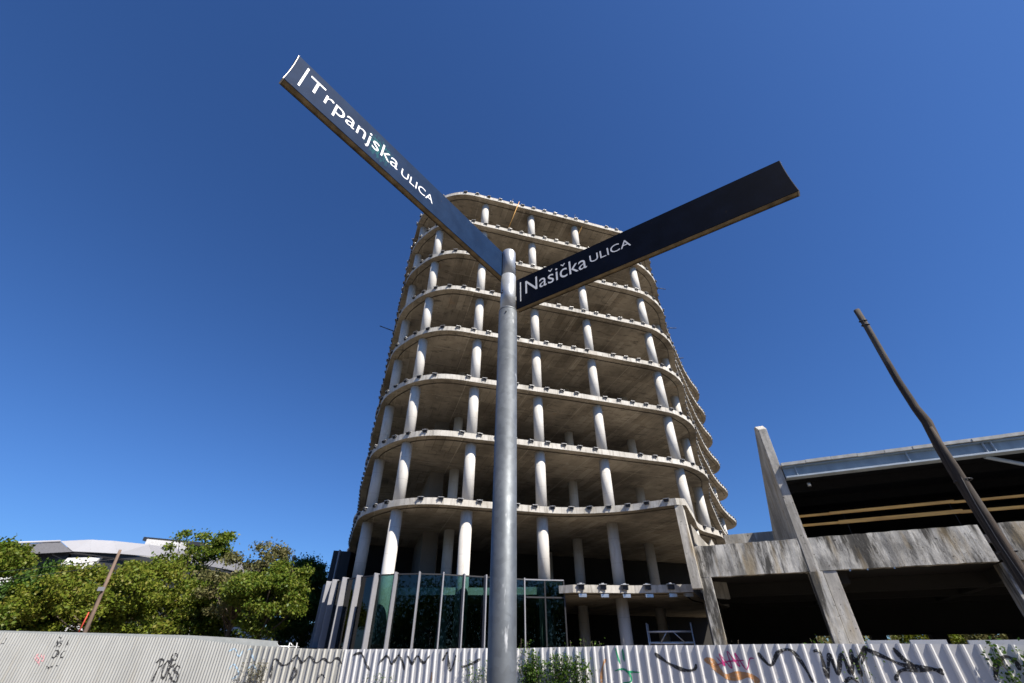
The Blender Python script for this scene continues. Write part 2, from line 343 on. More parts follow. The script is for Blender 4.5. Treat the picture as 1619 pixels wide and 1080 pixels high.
for k in range(9, 0, -1):
    P = OUT1 if k == 1 else OUT2 if k == 2 else OUT
    sh = {P.index((8.6, 21.85)), P.index((8.11, 21.75))} if k == 2 else ({P.index((8.45, 22.95)), 0, len(P)-1} if k == 1 else ())
    if k == 1: pol = [tuple(p) for p in P]
    else: pol = smooth_poly(P, .3, True, sh)
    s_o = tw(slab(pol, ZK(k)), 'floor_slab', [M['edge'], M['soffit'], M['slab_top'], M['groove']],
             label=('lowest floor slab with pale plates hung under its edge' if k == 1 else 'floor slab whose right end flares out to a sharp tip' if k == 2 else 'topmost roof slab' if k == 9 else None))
    if k == 1:
        for x, y in [(3.3, 23.25), (4.35, 23.33), (5.4, 23.4), (6.45, 23.33), (7.5, 23.13)]:
            o = link('bracket', BRK, s_o); o.location = (x, y, ZK(1)); o.rotation_euler = (0, 0, rad(-8)); o.scale = (1.2, 1.2, 1.6)
        for x, y in [(3.35, 23.32), (4.4, 23.4), (5.45, 23.48), (6.5, 23.4), (7.55, 23.2), (8.25, 23.05)]:
            tw(MB().hexa([(x-.18, y-.05, ZK(1)-.50), (x+.18, y-.05, ZK(1)-.50), (x+.18, y+.22, ZK(1)-.43), (x-.18, y+.22, ZK(1)-.43), (x-.18, y-.05, ZK(1)-.36), (x+.18, y-.05, ZK(1)-.36), (x+.18, y+.22, ZK(1)-.36), (x-.18, y+.22, ZK(1)-.36)]), 'hung_plate', M['light_plate'], s_o)
        continue
    path = smooth_poly(LEFT[1:]+FRONT+([(3.04, 23.45), (5, 23.2), (6.23, 22.8), (7.35, 22.15), (8.11, 21.75)] if k == 2 else FR2+CORNER+RIGHT[:-2]), .3, False)
    bracket_row(path, ZK(k), s_o, (lambda p: p[0] > -9.0 and p[1] < 29.2), 1.0 if k > 2 else .98, .2+.13*k)
    if k == 2: bracket_row(smooth_poly([(11.46, 27.3), (12.3, 28), (13.1, 28.75), (13.68, 29.9)]+RIGHT[1:-2], .3, False), ZK(2), s_o, lambda p: False, .95, .1)
# thin rods that stick out of the slab edges, and loose starter bars
for a, b in [((-9.2, 26.9, ZK(6)-.1), (-10.3, 26.3, ZK(6)+.0)), ((13.3, 29.0, ZK(8)-.5), (14.2, 29.2, ZK(8)-.5)), ((13.6, 29.9, ZK(7)-.9), (14.6, 30.1, ZK(7)-.75)), ((14.2, 31.5, ZK(6)+.5), (15.3, 31.8, ZK(6)+.8))]:
    tw(MB().tube([a, b], .035, 6), 'protruding_rod', M['dark_steel'])
for x, y, h in [(.0, 22.9, .75), (5.6, 24.5, .7), (-3.0, 22.0, .35), (9.0, 25.6, .4)]:
    tw(MB().tube([(x, y, ZK(9)), (x+.05, y+.05, ZK(9)+h)], .02, 5), 'starter_bar', M['dark_steel'])
tw(MB().tube([(1.2, 23.6, ZK(5)), (1.15, 23.5, ZK(5)+.45), (1.05, 23.45, ZK(5)+.5)], .012, 5), 'starter_bar', M['dark_steel'])
# pipes fixed under the top slab
for q in [((-.6, 24.2), (.6, 22.75)), ((5.0, 26.4), (6.5, 24.8))]:
    tw(MB().tube([(q[0][0], q[0][1], ZK(8)+.9), (q[1][0], q[1][1], ZK(9)+.1)], .03, 6), 'prop_tube', M['timber'])
# columns
front_cols = [(-5.85, 22.85), (-2.3, 22.95), (1.63, 24.1), (5.57, 25.25), (10.62, 26.85)]
corner_cols = [(-8.0, 25.35), (-9.1, 28.9), (-10.5, 33.0), (-11.9, 37.2), (-13.3, 41.4), (13.0, 30.4), (14.4, 34.2), (16.0, 37.9), (18.0, 41.6), (20.0, 45.4), (22.2, 49.2), (24.6, 53.0), (26.3, 56.6)]
inner_cols = [(-3.65, 27.0), (4.15, 29.3), (9.0, 30.6), (-5.2, 31.2), (2.6, 33.6)]
def colmesh(h, r=.3):
    return MB().tube([(0, 0, 0), (0, 0, h)], r, 28).mesh('column', M['column'])
CM = {}
zs = [0]+[ZK(k) for k in range(1, 10)]
for i in range(9):
    z0 = zs[i]; z1 = zs[i+1]-THK-.05; h = z1-z0+.02
    key = round(h, 2); CM[key] = CM.get(key) or colmesh(h)
    for (x, y) in front_cols+corner_cols+inner_cols:
        zz = z0; hh = CM[key]
        if i == 0 and ((x, y) in corner_cols[:1] or (x, y) in front_cols[:2]):
            pass
        if (x, y) in front_cols[:2] and i == 1: continue      # these two run through the open hall behind the glazing
        if (x, y) in front_cols[:2] and i == 0:
            hh = CM.get('tall') or CM.setdefault('tall', colmesh(ZK(2)-THK-.03))
        if (x, y) in corner_cols[5:] and i < 1: continue
        o = link('column', hh, tower); o.matrix_parent_inverse = inv; o.location = (x, y, zz)
# core, back walls
FT = lambda u, v: (1.0+math.cos(rad(17))*u-math.sin(rad(17))*v, 36+math.sin(rad(17))*u+math.cos(rad(17))*v)
tw(MB().fbox(FT, -7.5, 7.5, -1, 5, 0, ZK(9)-.4), 'core_wall', M['core'])
tw(MB().prism([(-13.8, 44), (13, 46), (13, 46.4), (-13.8, 44.4)], 0, ZK(9)-.4), 'core_wall', M['core'])
tw(MB().fbox(FT, -8.5, -7.6, -6.5, -.2, 0, ZK(9)-.4), 'stair_wall', M['core'])
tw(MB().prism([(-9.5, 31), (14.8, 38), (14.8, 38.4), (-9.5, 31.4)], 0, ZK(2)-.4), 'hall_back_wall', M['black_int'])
# slim post under the flared tip
tw(MB().hexa([(8.02, 21.85, ZK(1)-.3), (8.42, 21.7, ZK(1)-.3), (8.62, 22.1, ZK(1)-.3), (8.2, 22.25, ZK(1)-.3), (8.02, 21.85, ZK(2)-.33), (8.36, 21.75, ZK(2)-.33), (8.56, 22.1, ZK(2)-.33), (8.2, 22.2, ZK(2)-.33)]), 'slim_post', M['weathered_pale'])
bw = MB(); q = [(9.3, 23.6, 3.9), (10.6, 24.1, 3.9), (10.6, 24.1, 6.0), (10.35, 24.0, 6.55), (10.12, 23.9, 6.2), (9.75, 23.75, 6.55), (9.3, 23.6, 7.2)]
n_ = len(q); bw.add(q+[(a, b+.25, c) for a, b, c in q], [tuple(range(n_)), tuple(range(2*n_-1, n_-1, -1))]+[(i, i+n_, (i+1) % n_+n_, (i+1) % n_) for i in range(n_)])
tw(bw, 'broken_wall', M['weathered_pale'], label='broken stub of wall with a jagged top')
# glazed base: panes, fins, transoms
G = [(-9.05, 24.75), (-8.55, 24.1), (-7.85, 23.4), (-7.0, 22.72), (-6.05, 22.12), (-5.12, 21.82), (-4.08, 21.72), (-3.09, 21.88), (-2.2, 22.22), (-1.24, 22.6), (-.3, 22.98), (.62, 23.35)]
G3 = [(1.60, 23.52), (2.52, 23.62)]
ZT = HC+2.98
Gp = [(-9.6, 25.9), (-10.1, 27.2), (-10.6, 28.6), (-11.1, 30.0)]
allg = list(reversed(Gp))+G+G3
def pane(a, b, z0, z1, mat, name='glass_pane', d=0.):
    a, b = Vector(a), Vector(b); t = (b-a).normalized(); nn = Vector((t.y, -t.x))
    p = [a+t*.03+nn*d, b-t*.03+nn*d, b-t*.03+nn*(d-.02), a+t*.03+nn*(d-.02)]
    tw(MB().hexa([(v.x, v.y, z0) for v in p]+[(v.x, v.y, z1) for v in p]), name, mat)
def bar(a, b, z0, z1, wd, mat, name):
    a, b = Vector(a), Vector(b); t = (b-a).normalized(); nn = Vector((t.y, -t.x))
    p = [a+nn*wd, b+nn*wd, b-nn*wd, a-nn*wd]
    tw(MB().hexa([(v.x, v.y, z0) for v in p]+[(v.x, v.y, z1) for v in p]), name, mat)
nl = len(Gp)
for i in range(len(allg)-1):
    a, b = allg[i], allg[i+1]
    if i < nl: pane(a, b, .15, ZT, M['clad_dark'], 'cladding_panel')
    elif i < nl+len(G)-1: pane(a, b, .15, ZT, M['glass'])
    else:
        pane(a, b, .15, HC+2.25, M['glass']); pane(a, b, HC+2.31, ZT, M['glass'], 'spandrel_panel'); bar(a, b, HC+2.25, HC+2.31, .04, M['dark_steel'], 'transom')
    bar(a, b, ZT, ZT+.05, .05, M['dark_steel'] if i < nl+len(G)-1 else M['alu'], 'top_rail')
for i, p in enumerate(allg[:-2]):
    a = Vector(allg[max(0, i-1)]); c = Vector(allg[i+1]); t = (c-a).normalized(); nn = Vector((t.y, -t.x)); p = Vector(p)
    dp = .29 if i < len(allg)-3 else .06
    q = [p+t*.028+nn*dp, p+t*.028-nn*.04, p-t*.028-nn*.04, p-t*.028+nn*dp]
    tw(MB().hexa([(v.x, v.y, .1) for v in q]+[(v.x, v.y, ZT+.09) for v in q]), 'facade_fin', M['alu'], bevel=.008)
for p in G3: 
    p = Vector(p); tw(MB().box(p.x-.03, p.x+.03, p.y-.05, p.y+.05, .1, ZT-.01), 'mullion', M['dark_steel'])
pane(G3[-1], (2.75, 26), .15, HC+2.25, M['glass']); pane(G3[-1], (2.75, 26), HC+2.31, ZT, M['glass'], 'spandrel_panel')
tw(MB().prism([(-10.95, 29.0), (-10.0, 29.4), (-9.85, 31), (-11.35, 31)], 0, 1.6+.169*31.3), 'side_box', M['clad_dark'])
tw(MB().box(-10.62, -10.54, 28.95, 29.15, 0, 1.6+.169*31.3+.03), 'side_box_trim', M['alu'])
tw(MB().prism([(1.6, 23.72), (2.5, 23.82), (2.5, 23.9), (1.6, 23.8)], HC+2.3, ZT-.02), 'spandrel_backing', M['clad_dark'])
# hall interior seen through the glass
tw(MB().box(-3.2, -2.2, 27.4, 27.6, 1.2, 1.9), 'interior_board', M['brick'])
MB().prism([(-9.2, 25.9), (-7, 23.0), (-4, 22.2), (2.4, 24), (8.5, 23.6), (14, 30), (13.5, 44), (-14, 44)], .0, .06).build('dark_floor', M['black_int'], kind='structure')  # added floor, its near-black colour carries the shade of the hall
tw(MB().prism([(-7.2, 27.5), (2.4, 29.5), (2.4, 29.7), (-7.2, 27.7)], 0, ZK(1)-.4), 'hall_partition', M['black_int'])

# ---------------------------------------------------------------- concrete building on the right
A = rad(24)
O2 = (9.56, 21.47)
FB = lambda u, v: (O2[0]+math.cos(A)*u+math.sin(A)*v, O2[1]-math.sin(A)*u+math.cos(A)*v)
hall = empty('concrete_hall', (O2[0], O2[1], 0), label='low raw concrete hall with steel roof beam and stained parapet right of tower', cat='building')
inv2 = Matrix.Translation((-O2[0], -O2[1], 0))
def hb(boxes, name, mat, bevel=0, **k):
    mb = MB()
    for b in boxes: mb.fbox(FB, *b)
    o = mb.build(name, mat, hall, bevel=bevel, **k); o.matrix_parent_inverse = inv2; return o
z = lambda v: v+HC
def rough_band(u0, u1, z0, z1, name='parapet_band'):
    # board-marked concrete band with slightly uneven arrises
    mb = MB(); n = int((u1-u0)/.25); rr = random.Random(int(u0*7)); V = []
    for i in range(n+1):
        u = u0+(u1-u0)*i/n; e = [rr.uniform(-.012, .012) for _ in range(4)]
        for v, zz in ((0+e[0], z0+e[1]), (0+e[0], z1+e[2]), (.35, z1+e[2]), (.35, z0+e[1])):
            x, y = FB(u, v); V.append((x, y, zz))
    F = [(i*4+a, (i+1)*4+a, (i+1)*4+(a+1) % 4, i*4+(a+1) % 4) for i in range(n) for a in range(4)]
    F += [(0, 1, 2, 3), (n*4+3, n*4+2, n*4+1, n*4)]
    mb.add(V, F); o = mb.build(name, M['weathered'], hall); o.matrix_parent_inverse = inv2; return o
rough_band(-1.18, 3.18, z(2.92), z(4.2)); rough_band(3.56, 9.35, z(2.92), z(4.2)); rough_band(9.75, 22, z(2.92), z(4.2))
hb([(-1.18, -.68, .0, .55, 0, z(2.92))], 'corner_pier', M['weathered'], bevel=.015)
hb([(3.16, 3.64, -.02, .6, 0, z(2.90))], 'pier', M['weathered'], bevel=.012)
hb([(3.66, 4.14, .02, .6, 0, z(2.91))], 'pier', M['weathered_pale'], bevel=.012)
for u in (9.5, 14.2): hb([(u, u+.8, .3, 1.0, 0, z(2.91))], 'pier', M['weathered'])
# fin wall
def slab_poly(pts, u0, u1, name, mat):
    mb = MB(); n = len(pts); V = []
    for u in (u0, u1):
        for v, zz in pts: x, y = FB(u, v); V.append((x, y, zz))
    mb.add(V, [tuple(range(n-1, -1, -1)), tuple(range(n, 2*n))]+[(i, (i+1) % n, n+(i+1) % n, n+i) for i in range(n)])
    o = mb.build(name, mat, hall); o.matrix_parent_inverse = inv2; return o
fw = MB(); V = []
for du in (0, .36):
    for t_, zz in ((-.02, z(2.9)), (.45, z(2.9)), (3.5, z(3.95)), (.48, z(9.62)), (.3, z(9.6)), (-.02, z(9.3))):
        x, y = FB(3.19+du, 0); V.append((x+t_*math.sin(rad(12)), y+t_*math.cos(rad(12)), zz))
fw.add(V, [tuple(range(5, -1, -1)), tuple(range(6, 12))]+[(i, (i+1) % 6, 6+(i+1) % 6, 6+i) for i in range(6)])
o = fw.build('fin_wall', M['weathered_pale'], hall, bevel=.01); o.matrix_parent_inverse = inv2
hb([(3.6, 3.75, 4.4, 11.58, z(3.9), z(7.3))], 'side_wall', M['black_int'])  # added wall, hidden behind the fin, keeps side light out of the upper hall
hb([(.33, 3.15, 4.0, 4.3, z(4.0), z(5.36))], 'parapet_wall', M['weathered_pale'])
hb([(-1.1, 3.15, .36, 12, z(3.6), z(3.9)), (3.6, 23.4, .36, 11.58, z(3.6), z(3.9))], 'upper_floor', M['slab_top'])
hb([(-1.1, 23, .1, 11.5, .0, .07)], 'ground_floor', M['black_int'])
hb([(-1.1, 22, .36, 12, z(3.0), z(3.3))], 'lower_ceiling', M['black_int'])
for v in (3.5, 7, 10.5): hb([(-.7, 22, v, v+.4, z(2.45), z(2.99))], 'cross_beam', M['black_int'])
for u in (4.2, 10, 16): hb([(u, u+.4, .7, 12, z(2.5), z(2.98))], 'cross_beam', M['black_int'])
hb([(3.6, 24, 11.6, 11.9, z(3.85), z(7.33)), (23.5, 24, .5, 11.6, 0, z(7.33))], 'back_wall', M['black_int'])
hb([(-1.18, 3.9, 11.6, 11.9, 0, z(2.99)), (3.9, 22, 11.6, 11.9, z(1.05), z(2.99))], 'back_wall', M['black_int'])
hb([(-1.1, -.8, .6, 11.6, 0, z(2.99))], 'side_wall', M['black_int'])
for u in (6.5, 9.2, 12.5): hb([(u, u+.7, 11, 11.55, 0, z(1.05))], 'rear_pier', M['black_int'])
# steel roof beam: web, flanges, stiffeners, sheet edge and deck
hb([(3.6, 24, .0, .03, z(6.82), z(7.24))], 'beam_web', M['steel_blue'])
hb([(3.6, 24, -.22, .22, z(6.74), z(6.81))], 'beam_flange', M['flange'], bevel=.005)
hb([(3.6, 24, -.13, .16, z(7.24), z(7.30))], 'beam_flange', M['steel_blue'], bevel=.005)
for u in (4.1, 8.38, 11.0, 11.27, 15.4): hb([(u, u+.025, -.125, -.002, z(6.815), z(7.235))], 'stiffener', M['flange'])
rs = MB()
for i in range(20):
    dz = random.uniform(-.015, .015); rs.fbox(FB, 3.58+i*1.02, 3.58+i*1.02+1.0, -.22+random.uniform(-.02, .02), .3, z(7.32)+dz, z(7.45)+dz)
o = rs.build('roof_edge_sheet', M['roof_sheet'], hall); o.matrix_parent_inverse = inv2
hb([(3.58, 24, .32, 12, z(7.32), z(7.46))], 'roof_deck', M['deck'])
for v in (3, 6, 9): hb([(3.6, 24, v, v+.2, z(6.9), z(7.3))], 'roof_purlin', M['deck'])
x0, y0 = FB(10.9, .1); x1, y1 = FB(14.6, 1.6)
o = MB().tube([(x0, y0, z(6.72)), (x1, y1, z(5.75))], .08, 10).build('brace_tube', M['flange'], hall); o.matrix_parent_inverse = inv2
for u in (4.5, 10): 
    x0, y0 = FB(u, .5); o = MB().tube([(x0, y0, z(6.45)), (x0, y0, z(6.62))], .08, 10).build('floodlight', M['light_plate'], hall); o.matrix_parent_inverse = inv2
# edge protection boards
def planks(zc, segs):
    for (u0, u1, v, dz, h) in segs:
        q = [FB(u0, v), FB(u1, v), FB(u1, v+.04), FB(u0, v+.04)]
        o = MB().hexa([(a, b, zc-h/2+dz*k) for k, (a, b) in zip((0, 1, 1, 0), q)]+[(a, b, zc+h/2+dz*k) for k, (a, b) in zip((0, 1, 1, 0), q)]).build('guard_board', M['timber'], hall); o.matrix_parent_inverse = inv2
planks(z(5.27), [(3.57, 5.0, .85, .0, .10), (4.9, 9.4, .80, .02, .12), (9.3, 13.0, .85, 0, .10), (12.9, 18, .80, .0, .12)])
planks(z(4.87), [(3.57, 5.2, .85, .0, .10), (5.1, 9.5, .80, .02, .15), (9.4, 12.6, .85, -.01, .12), (12.5, 18, .80, 0, .11)])
for u in (5.4, 9.2, 12.8, 16.5):
    x0, y0 = FB(u, .86); o = MB().tube([(x0, y0, z(4.1)), (x0, y0, z(5.4))], .012, 5).build('guard_post', M['dark_steel'], hall); o.matrix_parent_inverse = inv2
for u in (4.6, 5.2, 6.1): hb([(u, u+.05, .02, .06, z(2.86), z(2.92))], 'form_tie', M['light_plate'])

# ---------------------------------------------------------------- mobile scaffold in front of the dark ground floor
sc = empty('mobile_scaffold', (7.2, 23.9, 0), label='small galvanised mobile scaffold frame standing in the dark ground floor', cat='scaffold')
def scp(pts, name, r=.025): o = MB().tube(pts, r, 7).build(name, M['scaffold'], sc); o.matrix_parent_inverse = Matrix.Translation((-7.2, -23.9, 0))
for (dx, dy) in ((0, 0), (1.87, -.57), (.25, .7), (2.1, .13)):
    scp([(6.28+dx, 23.9+dy, .1), (6.28+dx, 23.9+dy, z(1.3))], 'scaffold_post')
for zz in (z(.97), z(.52)): scp([(6.28, 23.9, zz), (8.15, 23.33, zz)], 'scaffold_rail')
scp([(6.53, 24.6, z(.97)), (8.38, 24.03, z(.97))], 'scaffold_rail')
scp([(6.28, 23.9, z(.52)), (6.53, 24.6, z(.52))], 'scaffold_rail'); scp([(8.15, 23.33, z(.52)), (8.38, 24.03, z(.52))], 'scaffold_rail')
scp([(6.75, 23.76, z(.52)), (7.1, 23.65, z(.96))], 'scaffold_brace', .018); scp([(7.35, 23.57, z(.96)), (7.8, 23.44, z(.52))], 'scaffold_brace', .018)
MB().prism([(6.3, 23.95), (8.12, 23.38), (8.36, 24.0), (6.55, 24.55)], z(.54), z(.58)).build('scaffold_deck', M['scaffold'], sc).matrix_parent_inverse = Matrix.Translation((-7.2, -23.9, 0))

# ---------------------------------------------------------------- corrugated fence
FP = [(-24, 18.7), (-9.3, 18.7), (-5.5, 17.5), (2.5, 14.0), (13.5, 7.95)]
TOPX = [-24, -18.4, -15.4, -13.95, -11.5, -9.99, -9.3, -8.2, -7.2, -6.4, -5.4, -2.5, .2, 1.25, 2.55, 4.8, 6.9, 8.06, 8.8, 9.8, 13.5]
TOPZ = [2.38, 2.285, 2.215, 2.19, 2.125, 1.975, 1.93, 1.885, 1.84, 1.812, 1.80, 1.803, 1.81, 1.826, 1.852, 1.858, 1.861, 1.844, 1.83, 1.818, 1.80]
ftop = lambda x: float(np.interp(x, TOPX, TOPZ))
def seg_of(x):
    for i in range(len(FP)-1):
        if x <= FP[i+1][0]: return i
    return len(FP)-2
PITCH = [.102, .243, .246, .252]
def prof(i, u):                                # distance the sheet stands out towards the road at distance u along the run
    if i == 0: return .015*(1+math.cos(2*math.pi*u/PITCH[0]))
    p = PITCH[i]; t = (u % p)/p; d = .036
    if t < .12: return d*t/.12
    if t < .26: return d
    if t < .38: return d*(1-(t-.26)/.12)
    return 0.
def fence_xy(i, u, off=0.):
    a, b = Vector(FP[i]), Vector(FP[i+1]); t = (b-a).normalized(); nn = Vector((t.y, -t.x))
    p = a+t*u+nn*(prof(i, u)+off); return p.x, p.y
fence_specs = [('fine corrugated cream fence with marker tags at the far left', 'fence_fine', 0, .006), ('beige trapezoid sheet fence with blue scribbles left of the sign post', 'fence_mid', 1, .0), ('white ribbed sheet fence with black tags in front of the glazed base', 'fence', 2, 0.), ('white ribbed sheet fence with orange, green and magenta graffiti at the right', 'fence', 3, 0.)]
FENCES = []
for (lab, mt, i, _) in fence_specs:
    a, b = Vector(FP[i]), Vector(FP[i+1]); L = (b-a).length; t = (b-a).normalized(); p = PITCH[i]
    F = empty('corrugated_fence', (a.x, a.y, 0), label=lab, cat='fence', group='sheet metal hoarding along the site'); FENCES.append(F)
    finv = Matrix.Translation((-a.x, -a.y, 0))
    per = 10 if i == 0 else 4; wsheet = p*per; ns = int(math.ceil(L/wsheet)); rr = random.Random(i+3)
    for s in range(ns):
        u0 = s*wsheet; u1 = min(L, (s+1)*wsheet+ (.0 if s == ns-1 else .02)); mb = MB()
        if u1-u0 < .05: continue
        if i == 0: us = list(np.arange(u0, u1, p/10))+[u1]
        else:
            us = []; k = s*per
            while k*p < u1:
                us += [k*p+q*p for q in (0, .12, .26, .38, .69)]; k += 1
            us = [q for q in us if u0 <= q < u1]+[u1]
        off = .0035*(s % 2); dz = rr.uniform(-.008, .008); lean = rr.uniform(-.006, .006)
        V = []
        for q in us:
            x, y = fence_xy(i, q, off); x2, y2 = fence_xy(i, q, off+lean); zt = ftop(x)+dz
            V += [(x, y, 0.), (x2, y2, zt*.5), (x, y, zt)]
        m = len(us); Fs = []
        for k in range(m-1):
            for r in range(2): Fs.append((3*k+r, 3*k+3+r, 3*k+4+r, 3*k+1+r))
        mb.add(V, Fs, 0, i == 0); o = mb.build('fence_sheet', M[mt], F); o.matrix_parent_inverse = finv
    rl = MB()
    for hz in (.45, 1.35):
        q0 = a-Vector((t.y, -t.x))*.03; q1 = b-Vector((t.y, -t.x))*.03; q2 = b-Vector((t.y, -t.x))*.08; q3 = a-Vector((t.y, -t.x))*.08
        rl.hexa([(v.x, v.y, hz) for v in (q0, q1, q2, q3)]+[(v.x, v.y, hz+.06) for v in (q0, q1, q2, q3)])
    o = rl.build('rail', M['dark_steel'], F); o.matrix_parent_inverse = finv
finv0 = Matrix.Translation((-24, -18.7, 0))
# cap board behind the fine fence and the boards behind the right fence
cb = MB(); X = np.linspace(-24, -8.4, 30)
V = []
for x in X:
    zz = float(np.interp(x, [-24, -18.4, -11.5, -9.8, -8.4], [2.42, 2.345, 2.215, 2.14, 2.05])); V += [(x, 18.85, zz-.35), (x, 18.85, zz), (x, 18.89, zz), (x, 18.89, zz-.35)]
cb.add(V, [(k*4+q, k*4+4+q, k*4+4+(q+1) % 4, k*4+(q+1) % 4) for k in range(len(X)-1) for q in range(4)])
tag(cb.build('backing_board', plain('board_grey', (.36, .375, .36), .7)), 'pale grey board strip just behind the top of the fine cream fence', 'board')
for (xa, xb, za) in ((7.75, 8.25, 1.915), (8.42, 8.95, 1.915), (9.25, 10.1, 1.90)):
    ya = 15.375-.55*xa+.30; yb = 15.375-.55*xb+.30
    o = MB().hexa([(xa, ya, 1.2), (xb, yb, 1.2), (xb, yb+.03, 1.2), (xa, ya+.03, 1.2), (xa, ya, za), (xb, yb, za), (xb, yb+.03, za), (xa, ya+.03, za)]).build('spare_sheet', M['fence'])
    tag(o, {7.75: 'narrow grey board peeping over the right fence beside the pier', 8.42: 'middle one of three grey boards peeping over the right fence', 9.25: 'wide grey board peeping over the right fence nearest the wooden pole'}[xa], 'board', 'boards behind the right fence')

# graffiti painted on the sheets: ribbons that follow the ribs
STROKES = {"black":[[[-18.09,1.95],[-18.01,1.987],[-18.04,2.116]],[[-16.16,2.064],[-16.09,1.917],[-16.17,1.862]],[[-15.97,2.046],[-16.06,2.009],[-15.95,1.936],[-16.02,1.862]],[[-16.17,2.176],[-16.09,2.12],[-16.06,2.176]],[[-15.76,1.845],[-15.78,2.065],[-15.71,1.918]],[[-16.06,1.753],[-16.07,1.627],[-16.0,1.556],[-15.91,1.627],[-15.95,1.753],[-16.06,1.753]],[[-15.7,1.754],[-15.79,1.682],[-15.75,1.574],[-15.66,1.574]],[[-16.1,1.326],[-15.98,1.274],[-15.88,1.326]],[[-15.78,1.344],[-15.7,1.327]],[[-12.24,0.887],[-12.2,1.247],[-12.23,1.492]],[[-12.35,1.422],[-12.2,1.528],[-12.09,1.422],[-12.2,1.247]],[[-11.94,1.493],[-12.03,1.352],[-12.0,1.109],[-11.88,0.989],[-11.84,1.144],[-11.86,1.352],[-11.94,1.493]],[[-11.85,1.529],[-11.76,0.922]],[[-11.64,1.405],[-11.79,1.213],[-11.54,0.922]],[[-11.43,1.283],[-11.57,1.353],[-11.61,1.213],[-11.44,1.11],[-11.41,0.905],[-11.55,0.939]],[[-11.83,1.672],[-11.88,1.582],[-11.77,1.493],[-11.67,1.565],[-11.76,1.672],[-11.83,1.672]],[[-8.05,0.993],[-8.09,1.313],[-8.06,1.538],[-7.72,1.367],[-7.43,1.454],[-7.25,1.644],[-6.99,1.439],[-6.75,1.61],[-6.46,1.441],[-6.21,1.543],[-5.94,1.444],[-5.68,1.561],[-5.31,1.251]],[[-7.29,0.936],[-7.25,1.302],[-7.11,1.169],[-7.2,0.938]],[[-6.3,0.934],[-6.18,1.129],[-5.99,1.05]],[[-5.15,1.646],[-4.84,1.695],[-4.64,1.45],[-4.44,1.26]],[[-4.18,1.389],[-3.91,1.63],[-3.7,1.424],[-3.48,1.647],[-3.24,1.273]],[[-3.2,1.647],[-3.01,1.429],[-2.88,1.631],[-2.64,1.462],[-2.46,1.647]],[[-2.04,1.511],[-1.9,1.709],[-1.78,1.288],[-1.62,1.648]],[[-1.44,1.365],[-1.16,1.441],[-0.88,1.56]],[[3.62,1.69],[3.8,1.55],[3.98,1.439],[4.22,1.356],[4.4,1.382],[4.45,1.479]],[[5.69,1.699],[5.86,1.467],[6.06,1.698],[6.29,1.744],[6.42,1.517],[6.5,1.179]],[[6.67,1.72],[6.78,1.697],[6.77,1.28],[6.92,1.652],[6.95,1.326],[7.12,1.674],[7.16,1.351],[7.3,1.609],[7.31,1.29]],[[7.3,1.762],[7.27,1.522],[7.54,1.783],[7.38,1.502]],[[7.51,1.772],[7.79,1.61],[8.02,1.486],[8.36,1.448],[8.52,1.351]],[[7.96,1.78],[8.04,1.59],[8.19,1.467]],[[7.79,1.238],[7.94,1.403],[8.26,1.417],[8.53,1.42]],[[9.15,1.266],[9.3,1.536],[9.45,1.633],[9.54,1.556],[9.53,1.423]],[[7.01,1.19],[7.13,1.266],[7.23,1.195]]],"orange":[[[2.32,1.074],[2.37,1.358],[2.48,1.57]],[[4.63,1.566],[4.77,1.518],[4.87,1.364],[5.01,1.249],[5.25,1.276],[5.44,1.279],[5.57,1.147]],[[-2.35,1.252],[-2.34,1.002]]],"green":[[[2.74,1.812],[2.81,1.467]],[[2.9,1.784],[2.91,1.52]],[[2.66,1.323],[2.86,1.364],[3.0,1.264],[3.01,1.126],[2.82,1.084]],[[2.92,1.313],[3.23,1.305]]],"magenta":[[[4.88,1.627],[5.01,1.46],[4.96,1.676],[5.13,1.414],[5.12,1.724],[5.29,1.439],[5.26,1.688],[5.4,1.394],[5.51,1.581],[5.59,1.593]],[[4.84,1.458],[5.08,1.532],[5.4,1.557]]],"pink":[[[-16.59,1.413],[-16.62,1.662],[-16.42,1.413],[-16.49,1.662],[-16.31,1.449],[-16.36,1.662]],[[-16.71,1.59],[-16.33,1.343]]],"blue":[[[-9.95,1.748],[-9.75,1.821],[-9.54,1.605],[-9.45,1.785]],[[-9.28,1.749],[-9.15,1.822],[-8.91,1.5],[-8.83,1.677]],[[-9.74,1.217],[-9.63,1.392],[-9.35,1.114],[-9.56,0.977]],[[-9.06,1.255],[-8.85,1.36],[-8.6,1.121]],[[5.94,1.21],[5.95,1.244]]]}
WID = dict(black=.082, orange=.085, green=.055, magenta=.032, pink=.03, blue=.05)
